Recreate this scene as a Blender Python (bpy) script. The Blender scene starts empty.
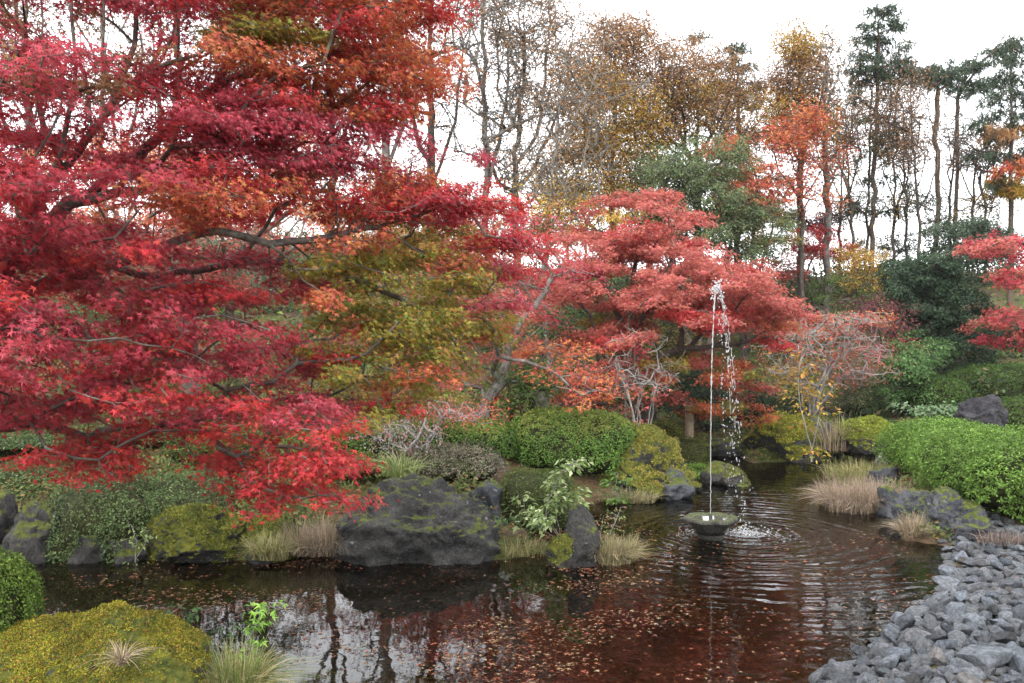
import bpy, bmesh, math
import numpy as np
from math import radians, pi

C = bpy.context.scene.collection
SC = bpy.context.scene
R0 = np.random.default_rng(7)

# ------------------------------------------------------------------ camera, sky, sun, exposure
F = 35.0 / 36.0 * 1024
CZ, HOR = 2.2, 330.0
cam = bpy.data.objects.new('camera', bpy.data.cameras.new('camera'))
C.objects.link(cam)
cam.data.lens, cam.data.sensor_width = 35, 36
cam.data.clip_start, cam.data.clip_end = 0.1, 3000
cam.location = (0, 0, CZ)
cam.rotation_euler = (radians(90) - math.atan((341.5 - HOR) / F), 0, 0)
SC.camera = cam

SUN_EL, SUN_AZ = radians(48), radians(200)      # azimuth measured from +Y clockwise; light comes from behind the left shoulder
world = bpy.data.worlds.new("World")
SC.world = world
world.use_nodes = True
wn, wl = world.node_tree.nodes, world.node_tree.links
wn.clear()
sky = wn.new('ShaderNodeTexSky'); sky.sky_type = 'NISHITA'; sky.sun_disc = False
sky.sun_elevation = SUN_EL; sky.sun_rotation = SUN_AZ; sky.dust_density = 4.0; sky.air_density = 1.0
bw = wn.new('ShaderNodeRGBToBW'); wl.new(sky.outputs[0], bw.inputs[0])
cl = wn.new('ShaderNodeMix'); cl.data_type = 'RGBA'           # cloud cover takes the blue out of the sky
cl.inputs[0].default_value = 0.85
wl.new(sky.outputs[0], cl.inputs[6])
flat = wn.new('ShaderNodeMix'); flat.data_type = 'RGBA'; flat.inputs[0].default_value = 0.75
wl.new(bw.outputs[0], flat.inputs[6]); flat.inputs[7].default_value = (9.9, 10.0, 10.2, 1)
wl.new(flat.outputs[2], cl.inputs[7])
bg = wn.new('ShaderNodeBackground'); bg.inputs[1].default_value = 0.15
wl.new(cl.outputs[2], bg.inputs[0])
wo = wn.new('ShaderNodeOutputWorld'); wl.new(bg.outputs[0], wo.inputs[0])

sd = bpy.data.lights.new('sun', 'SUN'); sd.energy = 0.9; sd.angle = radians(20); sd.color = (1, 0.95, 0.88)
sun = bpy.data.objects.new('sun', sd); C.objects.link(sun)
sun.rotation_euler = (pi/2 - SUN_EL, 0, -SUN_AZ + pi)
SC.view_settings.view_transform = 'Standard'; SC.view_settings.look = 'None'
SC.view_settings.exposure = 1.62; SC.view_settings.gamma = 1
SC.render.engine = 'CYCLES'
SC.cycles.use_denoising = True
SC.cycles.max_bounces = 7; SC.cycles.diffuse_bounces = 3; SC.cycles.glossy_bounces = 3
SC.cycles.transmission_bounces = 4; SC.cycles.transparent_max_bounces = 8
SC.cycles.caustics_reflective = False; SC.cycles.caustics_refractive = False
SC.cycles.sample_clamp_indirect = 6

# ------------------------------------------------------------------ helpers
def P(px, py, d):
    return np.array([(px - 512) / F * d, d, CZ - (py - HOR) / F * d])
def W(px, py, z=0.0):
    d = (CZ - z) * F / (py - HOR)
    return np.array([(px - 512) / F * d, d])
def nrm(v):
    return v / np.maximum(np.linalg.norm(v, axis=-1, keepdims=True), 1e-9)

def _hash(i, j, k, s):
    h = (i * 374761393 + j * 668265263 + k * 2147483647 + s * 1274126177) & 0xFFFFFFFF
    h = ((h ^ (h >> 13)) * 1274126177) & 0xFFFFFFFF
    h = ((h ^ (h >> 16)) * 2246822519) & 0xFFFFFFFF
    return ((h ^ (h >> 15)) & 0xFFFFFF) / float(0xFFFFFF)
def vnoise(p, s=0):
    p = np.asarray(p, float)
    i = np.floor(p).astype(np.int64); f = p - i; u = f * f * (3 - 2 * f)
    r = 0
    for a in (0, 1):
        wa = u[:, 0] if a else 1 - u[:, 0]
        for b in (0, 1):
            wb = u[:, 1] if b else 1 - u[:, 1]
            for c in (0, 1):
                wc = u[:, 2] if c else 1 - u[:, 2]
                r = r + wa * wb * wc * _hash(i[:, 0] + a, i[:, 1] + b, i[:, 2] + c, s)
    return r * 2 - 1
def fbm(p, s=0, o=4, g=0.5):
    r, a, q = 0, 1.0, np.asarray(p, float)
    for k in range(o):
        r = r + a * vnoise(q, s + k * 17); a *= g; q = q * 2.03 + 3.1
    return r

def build(name, V, Fs, mat, parent=None, col=None, smooth=False, loc=None):
    """V (n,3); Fs list of int arrays (m,k) ; col (n,3) per vertex"""
    V = np.asarray(V, np.float32)
    if loc is not None: V = V - np.asarray(loc, np.float32)
    me = bpy.data.meshes.new(name)
    Fs = [np.asarray(f) for f in Fs if len(f)]
    nl = sum(f.size for f in Fs); npoly = sum(len(f) for f in Fs)
    me.vertices.add(len(V)); me.vertices.foreach_set('co', V.ravel())
    me.loops.add(nl); me.loops.foreach_set('vertex_index', np.concatenate([f.ravel() for f in Fs]).astype(np.int32))
    me.polygons.add(npoly)
    tot = np.concatenate([np.full(len(f), f.shape[1]) for f in Fs])
    st = np.concatenate([[0], np.cumsum(tot)[:-1]]).astype(np.int32)
    me.polygons.foreach_set('loop_start', st)
    me.polygons.foreach_set('use_smooth', np.full(npoly, smooth))
    if col is not None:
        a = me.attributes.new('Col', 'FLOAT_COLOR', 'POINT')
        cc = np.ones((len(V), 4), np.float32); cc[:, :3] = col
        a.data.foreach_set('color', cc.ravel())
    me.update(calc_edges=True)
    if mat: me.materials.append(mat)
    o = bpy.data.objects.new(name, me); C.objects.link(o)
    if parent: o.parent = parent
    elif loc is not None: o.location = loc
    return o
def tag(o, label=None, cat=None, group=None, kind=None):
    if label: o['label'] = label
    if cat: o['category'] = cat
    if group: o['group'] = group
    if kind: o['kind'] = kind
    return o
def thing(name, label, cat, loc, group=None):
    o = bpy.data.objects.new(name, None); C.objects.link(o)
    o.location = tuple(float(v) for v in loc); o.empty_display_size = 0.2
    return tag(o, label, cat, group)

class MB:
    def __init__(s): s.V, s.F, s.C, s.n = [], {}, [], 0
    def add(s, V, Fs, col=None):
        s.V.append(V)
        for f in Fs:
            if len(f): s.F.setdefault(f.shape[1], []).append(np.asarray(f) + s.n)
        s.C.append(np.broadcast_to(np.asarray(col if col is not None else (1, 1, 1), float), V.shape))
        s.n += len(V)
    def build(s, name, mat, parent=None, smooth=False, loc=None):
        return build(name, np.concatenate(s.V), [np.concatenate(v) for v in s.F.values()], mat, parent,
                     np.concatenate(s.C), smooth, loc)

# ------------------------------------------------------------------ materials
def newmat(name):
    m = bpy.data.materials.new(name); m.use_nodes = True
    n, l = m.node_tree.nodes, m.node_tree.links
    n.clear()
    o = n.new('ShaderNodeOutputMaterial')
    return m, n, l, o
def noise(n, l, scale, detail=5, rough=0.6, vec=None, dist=0.0):
    t = n.new('ShaderNodeTexNoise'); t.inputs['Scale'].default_value = scale
    t.inputs['Detail'].default_value = detail; t.inputs['Roughness'].default_value = rough
    t.inputs['Distortion'].default_value = dist
    if vec: l.new(vec, t.inputs['Vector'])
    return t.outputs['Fac']
def ramp(n, l, fac, stops):
    r = n.new('ShaderNodeValToRGB'); e = r.color_ramp.elements
    while len(e) < len(stops): e.new(0.5)
    for k, (p, c) in enumerate(stops):
        e[k].position = p
        e[k].color = (c, c, c, 1) if not isinstance(c, tuple) else (*c, 1)
    l.new(fac, r.inputs[0]); return r.outputs[0]
def mix(n, l, fac, a, b, mode='MIX'):
    m = n.new('ShaderNodeMix'); m.data_type = 'RGBA'; m.blend_type = mode
    for s, v in ((0, fac), (6, a), (7, b)):
        if hasattr(v, 'links'): l.new(v, m.inputs[s])
        else: m.inputs[s].default_value = v if s == 0 else (*v, 1)
    return m.outputs[2]
def mth(n, l, op, a, b=None, c=None):
    m = n.new('ShaderNodeMath'); m.operation = op
    for s, v in ((0, a), (1, b), (2, c)):
        if v is None: continue
        if hasattr(v, 'links'): l.new(v, m.inputs[s])
        else: m.inputs[s].default_value = v
    return m.outputs[0]
def bump(n, l, h, strength=0.5, dist=0.02, normal=None):
    b = n.new('ShaderNodeBump'); b.inputs['Strength'].default_value = strength; b.inputs['Distance'].default_value = dist
    l.new(h, b.inputs['Height'])
    if normal: l.new(normal, b.inputs['Normal'])
    return b.outputs[0]
def princ(n, l, col, rough=0.7, spec=0.4, normal=None):
    p = n.new('ShaderNodeBsdfPrincipled')
    for s, v in (('Base Color', col), ('Roughness', rough), ('Specular IOR Level', spec)):
        if hasattr(v, 'links'): l.new(v, p.inputs[s])
        else: p.inputs[s].default_value = (*v, 1) if s == 'Base Color' else v
    if normal: l.new(normal, p.inputs['Normal'])
    return p.outputs[0]

def leaf_mat(name, transl=0.35, rough=0.5, spec=0.35, var=0.25):
    m, n, l, o = newmat(name)
    a = n.new('ShaderNodeAttribute'); a.attribute_name = 'Col'
    g = n.new('ShaderNodeNewGeometry')
    nz = noise(n, l, 9.0, 2, 0.5, g.outputs['Position'])
    hs = n.new('ShaderNodeHueSaturation'); l.new(a.outputs['Color'], hs.inputs['Color'])
    l.new(mth(n, l, 'MULTIPLY_ADD', nz, var * 2, 1 - var), hs.inputs['Value'])
    p = princ(n, l, hs.outputs[0], rough, spec)
    t = n.new('ShaderNodeBsdfTranslucent'); l.new(hs.outputs[0], t.inputs[0])
    ms = n.new('ShaderNodeMixShader'); ms.inputs[0].default_value = transl
    l.new(p, ms.inputs[1]); l.new(t.outputs[0], ms.inputs[2]); l.new(ms.outputs[0], o.inputs[0])
    return m
M_LEAF = leaf_mat('maple_leaf', 0.5, 0.45, 0.45)
M_LEAF2 = leaf_mat('tree_leaf', 0.38, 0.55, 0.3)
M_HEDGE = leaf_mat('shrub_leaf', 0.25, 0.6, 0.22, 0.35)
M_NEEDLE = leaf_mat('needle_leaf', 0.15, 0.6, 0.25)
M_STRAW = leaf_mat('grass_blade', 0.3, 0.7, 0.2)

def bark_mat(name, a, b, lichen=(0.4, 0.42, 0.38), lam=0.3, sc=14):
    m, n, l, o = newmat(name)
    g = n.new('ShaderNodeNewGeometry'); v = g.outputs['Position']
    f = noise(n, l, sc, 6, 0.7, v, 0.6)
    c = ramp(n, l, f, [(0.3, a), (0.7, b)])
    lf = ramp(n, l, noise(n, l, 5.0, 5, 0.65, v), [(0.6 - lam * 0.3, 0.0), (0.72 - lam * 0.2, 1.0)])
    c = mix(n, l, lf, c, lichen)
    l.new(princ(n, l, c, 0.85, 0.2, bump(n, l, f, 0.7, 0.02)), o.inputs[0])
    return m
M_BARK = bark_mat('maple_bark', (0.035, 0.028, 0.024), (0.13, 0.11, 0.095), (0.2, 0.21, 0.18), 0.3)
M_BARK_GREY = bark_mat('grey_bark', (0.06, 0.054, 0.048), (0.16, 0.145, 0.13), (0.22, 0.22, 0.2), 0.4)
M_BARK_DARK = bark_mat('dark_bark', (0.04, 0.032, 0.028), (0.11, 0.09, 0.078), (0.14, 0.13, 0.11), 0.1)
M_BARK_RED = bark_mat('pine_bark', (0.05, 0.038, 0.03), (0.12, 0.085, 0.065), (0.14, 0.13, 0.11), 0.15)
M_TWIG_PALE = bark_mat('pale_twig', (0.12, 0.11, 0.105), (0.24, 0.23, 0.215), (0.3, 0.3, 0.28), 0.4)

def rock_mat(name, dark, light, moss=0.0, mosscol=((0.03, 0.045, 0.01), (0.1, 0.11, 0.018)), lich=0.35, sc=1.0, lcol=(0.42, 0.44, 0.45), rnd=False):
    m, n, l, o = newmat(name)
    tc = n.new('ShaderNodeTexCoord'); v = tc.outputs['Object']
    oi = n.new('ShaderNodeObjectInfo')
    vm = n.new('ShaderNodeVectorMath'); vm.operation = 'ADD'
    l.new(v, vm.inputs[0]); l.new(oi.outputs['Location'], vm.inputs[1]); v = vm.outputs[0]
    big = noise(n, l, 2.2 * sc, 7, 0.62, v, 0.3)
    fine = noise(n, l, 22 * sc, 6, 0.7, v)
    h = mth(n, l, 'MULTIPLY_ADD', fine, 0.9, mth(n, l, 'MULTIPLY', big, 1.1))
    h = mth(n, l, 'MULTIPLY', h, 0.6)
    mid = tuple(a_ * .65 + b_ * .35 for a_, b_ in zip(dark, light))
    c = ramp(n, l, h, [(0.44, dark), (0.6, mid), (0.8, light)])
    if rnd:
        hs = n.new('ShaderNodeHueSaturation'); l.new(c, hs.inputs['Color'])
        l.new(mth(n, l, 'MULTIPLY_ADD', oi.outputs['Random'], 1.1, 0.5), hs.inputs['Value'])
        wn_ = n.new('ShaderNodeTexWhiteNoise'); wn_.noise_dimensions = '1D'; l.new(oi.outputs['Random'], wn_.inputs['W'])
        tint = ramp(n, l, wn_.outputs['Value'], [(0.0, (0.93, 0.98, 1.04)), (0.4, (1.0, 0.99, 0.95)), (0.75, (0.97, 0.98, 1.02)), (1.0, (1.2, 1.02, 0.86))])
        c = mix(n, l, 1.0, hs.outputs[0], tint, 'MULTIPLY')
    vo = n.new('ShaderNodeTexVoronoi'); vo.inputs['Scale'].default_value = 9 * sc; l.new(v, vo.inputs['Vector'])
    lf = mth(n, l, 'ADD', noise(n, l, 7 * sc, 6, 0.75, v), mth(n, l, 'MULTIPLY', vo.outputs['Distance'], -0.15))
    lf = ramp(n, l, lf, [(0.62 - lich * 0.2, 0.0), (0.67 - lich * 0.2, 1.0)])
    c = mix(n, l, mth(n, l, 'MULTIPLY', lf, 0.75), c, lcol)
    if moss > 0:
        g = n.new('ShaderNodeNewGeometry'); sx = n.new('ShaderNodeSeparateXYZ'); l.new(g.outputs['Normal'], sx.inputs[0])
        mn = noise(n, l, 4 * sc, 6, 0.7, v)
        mf = mth(n, l, 'ADD', mth(n, l, 'MULTIPLY', sx.outputs[2], 0.5), mn)
        mf = ramp(n, l, mf, [(1.0 - moss * 0.6, 0.0), (1.08 - moss * 0.6, 1.0)])
        mc = ramp(n, l, noise(n, l, 12 * sc, 4, 0.7, v), [(0.35, mosscol[0]), (0.65, mosscol[1])])
        c = mix(n, l, mf, c, mc)
    b = bump(n, l, big, 0.7, 0.12 / sc)
    b = bump(n, l, fine, 0.9, 0.05 / sc, b)
    l.new(princ(n, l, c, 0.85, 0.22, b), o.inputs[0])
    return m
MOSSY = ((0.03, 0.042, 0.008), (0.13, 0.13, 0.015))
M_ROCK = rock_mat('dark_rock', (0.008, 0.008, 0.0078), (0.085, 0.082, 0.078), 0.3, lich=0.12, sc=1.6, lcol=(0.2,0.21,0.21))
M_ROCK_BLUE = rock_mat('blue_grey_rock', (0.014, 0.016, 0.02), (0.11, 0.115, 0.13), 0.25, lich=0.3, sc=1.6, lcol=(0.26,0.27,0.28))
M_ROCK_MOSS = rock_mat('mossy_rock', (0.012, 0.012, 0.011), (0.09, 0.09, 0.08), 0.85, MOSSY, 0.2)
M_STONE = rock_mat('cobble_stone', (0.045, 0.05, 0.057), (0.25, 0.268, 0.295), 0, lich=0.0, sc=2.0, rnd=True)
M_BASIN = rock_mat('basin_stone', (0.014, 0.014, 0.012), (0.13, 0.125, 0.105), 0.3, ((0.03, 0.036, 0.015), (0.08, 0.09, 0.04)), 0.2, 3.0)

# ------------------------------------------------------------------ terrain
SHORE_PX = [(795, 705), (870, 655), (925, 615), (955, 578), (958, 548), (905, 540), (892, 516), (884, 497), (872, 474), (880, 458),
            (868, 449), (850, 452), (800, 461), (748, 463), (738, 452), (660, 452), (648, 462), (684, 492), (640, 500), (600, 503), (560, 512), (522, 530),
            (545, 552), (508, 560), (420, 562), (340, 556), (240, 562), (150, 560), (60, 560), (0, 562)]
POND = [W(*p) for p in SHORE_PX] + [np.array(q) for q in [(-5.6, 9.2), (-5.4, 8.2), (-4.4, 7.55), (-3.1, 7.1), (-2.3, 6.3), (-1.5, 5.7), (-1.2, 5.0), (0.0, 4.4), (1.2, 4.8)]]
POND = np.array(POND)
def sdist(x, y):
    p = np.stack([x, y], -1); n = len(POND)
    dmin = np.full(len(x), 1e9); inside = np.zeros(len(x), bool)
    for k in range(n):
        a, b = POND[k], POND[(k + 1) % n]; e = b - a
        t = np.clip(((p - a) @ e) / (e @ e), 0, 1)
        dmin = np.minimum(dmin, np.hypot(*(p - a - t[:, None] * e).T))
        c = (a[1] > y) != (b[1] > y)
        with np.errstate(divide='ignore', invalid='ignore'):
            xi = (b[0] - a[0]) * (y - a[1]) / (b[1] - a[1] + 1e-12) + a[0]
        inside ^= c & (x < xi)
    return np.where(inside, -dmin, dmin)
def ss(a, b, v):
    t = np.clip((v - a) / (b - a), 0, 1); return t * t * (3 - 2 * t)
def height(x, y):
    x = np.atleast_1d(np.asarray(x, float)); y = np.atleast_1d(np.asarray(y, float))
    s = sdist(x, y)
    left = ss(1.5, -4.0, x) * ss(9.5, 11.5, y)
    right_bank = ss(2.5, 4.0, x) * ss(11.5, 9.5, y)
    out = 0.02 + 0.22 * ss(0, 0.7, s) + 0.035 * s
    out = out * (1 - right_bank) + right_bank * (0.01 + 0.10 * np.clip(s, 0, 5))
    out += left * (0.3 * ss(0, 1.2, s) + 0.075 * np.clip(y - 11, 0, 30))
    out += 3.2 * ss(21, 36, y) * (1 - 0.35 * left)
    out += 0.35 * ss(3.0, 0.0, y)
    out += ss(0, 2, s) * 0.12 * fbm(np.stack([x * 0.6, y * 0.6, x * 0], -1), 3, 3)
    far = ss(60, 200, np.hypot(x, y)); out = out * (1 - far) + 4.2 * far
    inn = -0.45 * ss(0, 1.3, -s) - 0.02
    return np.where(s > 0, np.maximum(out, 0.02), inn)
def hz(x, y): return float(height(x, y)[0])

def axis(lo, hi, st, far):
    a = np.arange(lo, hi + 1e-6, st)
    return np.concatenate([[-f for f in far[::-1]], a, far]) if lo < 0 else None
xs = np.concatenate([[-900, -400, -200, -120, -80, -55, -40, -32, -27], np.arange(-23, 23.01, 0.14), [27, 32, 40, 55, 80, 120, 200, 400, 900]])
ys = np.concatenate([[-900, -300, -100, -40, -15, -8], np.arange(-4, 14, 0.12), np.arange(14, 44, 0.25), [47, 52, 60, 75, 100, 140, 200, 300, 500, 900]])
X, Y = np.meshgrid(xs, ys); nx, ny = len(xs), len(ys)
Z = height(X.ravel(), Y.ravel())
V = np.stack([X.ravel(), Y.ravel(), Z], -1)
i = (np.arange(ny - 1)[:, None] * nx + np.arange(nx - 1)[None]).ravel()
m, n, l, o = newmat('bank_soil')
g = n.new('ShaderNodeNewGeometry'); v = g.outputs['Position']
f1 = noise(n, l, 1.1, 6, 0.65, v); f2 = noise(n, l, 26, 5, 0.7, v)
soil = ramp(n, l, f2, [(0.3, (0.03, 0.021, 0.013)), (0.52, (0.085, 0.055, 0.03)), (0.72, (0.16, 0.08, 0.035))])
grs = ramp(n, l, f2, [(0.3, (0.02, 0.032, 0.008)), (0.7, (0.085, 0.11, 0.02))])
c = mix(n, l, ramp(n, l, f1, [(0.45, 0.0), (0.6, 1.0)]), soil, grs)
sx = n.new('ShaderNodeSeparateXYZ'); l.new(v, sx.inputs[0])
bed = ramp(n, l, f2, [(0.35, (0.014, 0.012, 0.008)), (0.55, (0.045, 0.035, 0.018)), (0.68, (0.09, 0.06, 0.028))])
c = mix(n, l, ramp(n, l, mth(n, l, 'MULTIPLY_ADD', sx.outputs[2], 4.0, 0.5), [(0.3, 1.0), (0.6, 0.0)]), c, bed)
l.new(princ(n, l, c, 0.9, 0.2, bump(n, l, f2, 0.8, 0.05)), o.inputs[0])
tag(build('ground', V, [np.stack([i, i + 1, i + nx + 1, i + nx], -1)], m, smooth=True), 'brown and green banks round the pond, rising to a wooded slope', None, None, 'structure')

# ------------------------------------------------------------------ water
SPL = P(748, 530, 10.75)      # where the falling water lands
m, n, l, o = newmat('pond_water')
g = n.new('ShaderNodeNewGeometry'); v = g.outputs['Position']
sub = n.new('ShaderNodeVectorMath'); sub.operation = 'SUBTRACT'; l.new(v, sub.inputs[0]); sub.inputs[1].default_value = (SPL[0], SPL[1], 0)
ln = n.new('ShaderNodeVectorMath'); ln.operation = 'LENGTH'; l.new(sub.outputs[0], ln.inputs[0]); r = ln.outputs['Value']
wob = noise(n, l, 1.5, 3, 0.5, v)
ph = mth(n, l, 'MULTIPLY_ADD', wob, 12.0, mth(n, l, 'MULTIPLY', r, 2 * pi / 0.17))
w = mth(n, l, 'SINE', ph)
ph2 = mth(n, l, 'MULTIPLY_ADD', wob, 16.0, mth(n, l, 'MULTIPLY', r, 2 * pi / 0.31))
w = mth(n, l, 'ADD', w, mth(n, l, 'MULTIPLY', mth(n, l, 'SINE', ph2), 1.0))
# amplitude dies with distance; the left of the pond is calm
s3 = n.new('ShaderNodeSeparateXYZ'); l.new(v, s3.inputs[0])
amp = mth(n, l, 'DIVIDE', 0.0019, mth(n, l, 'ADD', 0.5, mth(n, l, 'MULTIPLY', r, r)))
amp = mth(n, l, 'ADD', amp, 0.00010)
mr = n.new('ShaderNodeMapRange'); mr.inputs['From Min'].default_value = -0.4; mr.inputs['From Max'].default_value = 2.0
mr.inputs['To Min'].default_value = 0.28; mr.inputs['To Max'].default_value = 1.5
l.new(s3.outputs[0], mr.inputs[0]); amp = mth(n, l, 'MULTIPLY', amp, mr.outputs[0])
w = mth(n, l, 'MULTIPLY', w, amp)
n1 = noise(n, l, 5.0, 3, 0.5, v); n2 = noise(n, l, 1.3, 2, 0.5, v)
w = mth(n, l, 'ADD', w, mth(n, l, 'MULTIPLY', mth(n, l, 'MULTIPLY', n1, 0.002), mr.outputs[0])); w = mth(n, l, 'ADD', w, mth(n, l, 'MULTIPLY', mth(n, l, 'MULTIPLY', n2, 0.005), mr.outputs[0]))
nb = bump(n, l, w, 1.0, 1.0)
fr = n.new('ShaderNodeFresnel'); fr.inputs[0].default_value = 1.33; l.new(nb, fr.inputs['Normal'])
gl = n.new('ShaderNodeBsdfGlossy'); gl.inputs['Roughness'].default_value = 0.02; l.new(nb, gl.inputs['Normal'])
tr = n.new('ShaderNodeBsdfTransparent'); tr.inputs[0].default_value = (0.44, 0.4, 0.28, 1)
ms = n.new('ShaderNodeMixShader'); l.new(fr.outputs[0], ms.inputs[0]); l.new(tr.outputs[0], ms.inputs[1]); l.new(gl.outputs[0], ms.inputs[2])
l.new(ms.outputs[0], o.inputs[0])
x0, x1, y0, y1 = POND[:, 0].min() - .1, POND[:, 0].max() + .1, POND[:, 1].min() - .1, POND[:, 1].max() + .1
tag(build('pond_water', [(x0, y0, 0), (x1, y0, 0), (x1, y1, 0), (x0, y1, 0)], [np.array([[0, 1, 2, 3]])], m), 'dark rippled pond water mirroring the trees', None, None, 'structure')

# ------------------------------------------------------------------ leaves
def kite_star(angs, lens, notch, cup=0.12):
    v = [(0, 0, 0)]; f = []
    tips, nts = [], []
    for a, L in zip(angs, lens):
        v.append((math.cos(a) * L, math.sin(a) * L, -cup * L)); tips.append(len(v) - 1)
    for k in range(len(angs) + 1):
        if k == 0: a = angs[0] - 0.35
        elif k == len(angs): a = angs[-1] + 0.35
        else: a = (angs[k - 1] + angs[k]) / 2
        v.append((math.cos(a) * notch, math.sin(a) * notch, 0)); nts.append(len(v) - 1)
    for k in range(len(angs)): f.append((0, nts[k], tips[k], nts[k + 1]))
    return np.array(v, float), np.array(f)
T_MAPLE = kite_star([-1.9, -1.05, 0, 1.05, 1.9], [.55, .85, 1.0, .85, .55], .27)
T_MAPLE3 = kite_star([-1.1, 0, 1.1], [.8, 1.0, .8], .34)
T_OVAL = (np.array([(0, 0, 0), (.45, -.27, .03), (1, 0, -.08), (.45, .27, .03)], float), np.array([[0, 1, 2, 3]]))
def _tuft(k=7, w=0.05, seed=3):
    r = np.random.default_rng(seed); v = []; f = []
    for j in range(k):
        a = r.uniform(-1.2, 1.2); b = r.uniform(-0.7, 0.9)
        d = np.array([math.cos(a) * math.cos(b), math.sin(a) * math.cos(b), math.sin(b)]); s = nrm(np.cross(d, r.normal(size=3))) * w
        L = r.uniform(.7, 1.0); q = len(v)
        v += [d * 0.05 - s, d * 0.05 + s, d * L + s * .4, d * L - s * .4]; f.append((q, q + 1, q + 2, q + 3))
    return np.array(v), np.array(f)
T_NEEDLE = _tuft()

def leaf_cloud(rg, Pp, Nn, Tt, S, tmpl, cols):
    tv, tf = tmpl; n, k = len(Pp), len(tv)
    Nn = nrm(Nn); Tt = nrm(Tt - (Tt * Nn).sum(1, keepdims=True) * Nn); B = np.cross(Nn, Tt)
    S = np.broadcast_to(S, (n,))[:, None, None]
    wv = rg.uniform(.6, 1.1, (n, 1, 1)); cv = rg.uniform(-.6, 3.2, (n, 1, 1)); sk = rg.normal(0, .12, (n, 1, 1))
    V = Pp[:, None, :] + S * (tv[None, :, 0, None] * Tt[:, None] + (tv[None, :, 1, None] * wv + tv[None, :, 0, None] * sk) * B[:, None] + (tv[None, :, 2, None] * cv) * Nn[:, None])
    Fc = tf[None] + (np.arange(n) * k)[:, None, None]
    return V.reshape(-1, 3), Fc.reshape(-1, tf.shape[1]), np.repeat(cols, k, 0)

def pick(rg, pal, n, jit=0.18):
    pal = np.array(pal, float)
    c = pal[rg.integers(0, len(pal), n)]
    return np.clip(c * (1 + rg.normal(0, jit, (n, 1))), 0.004, 0.9)

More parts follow.
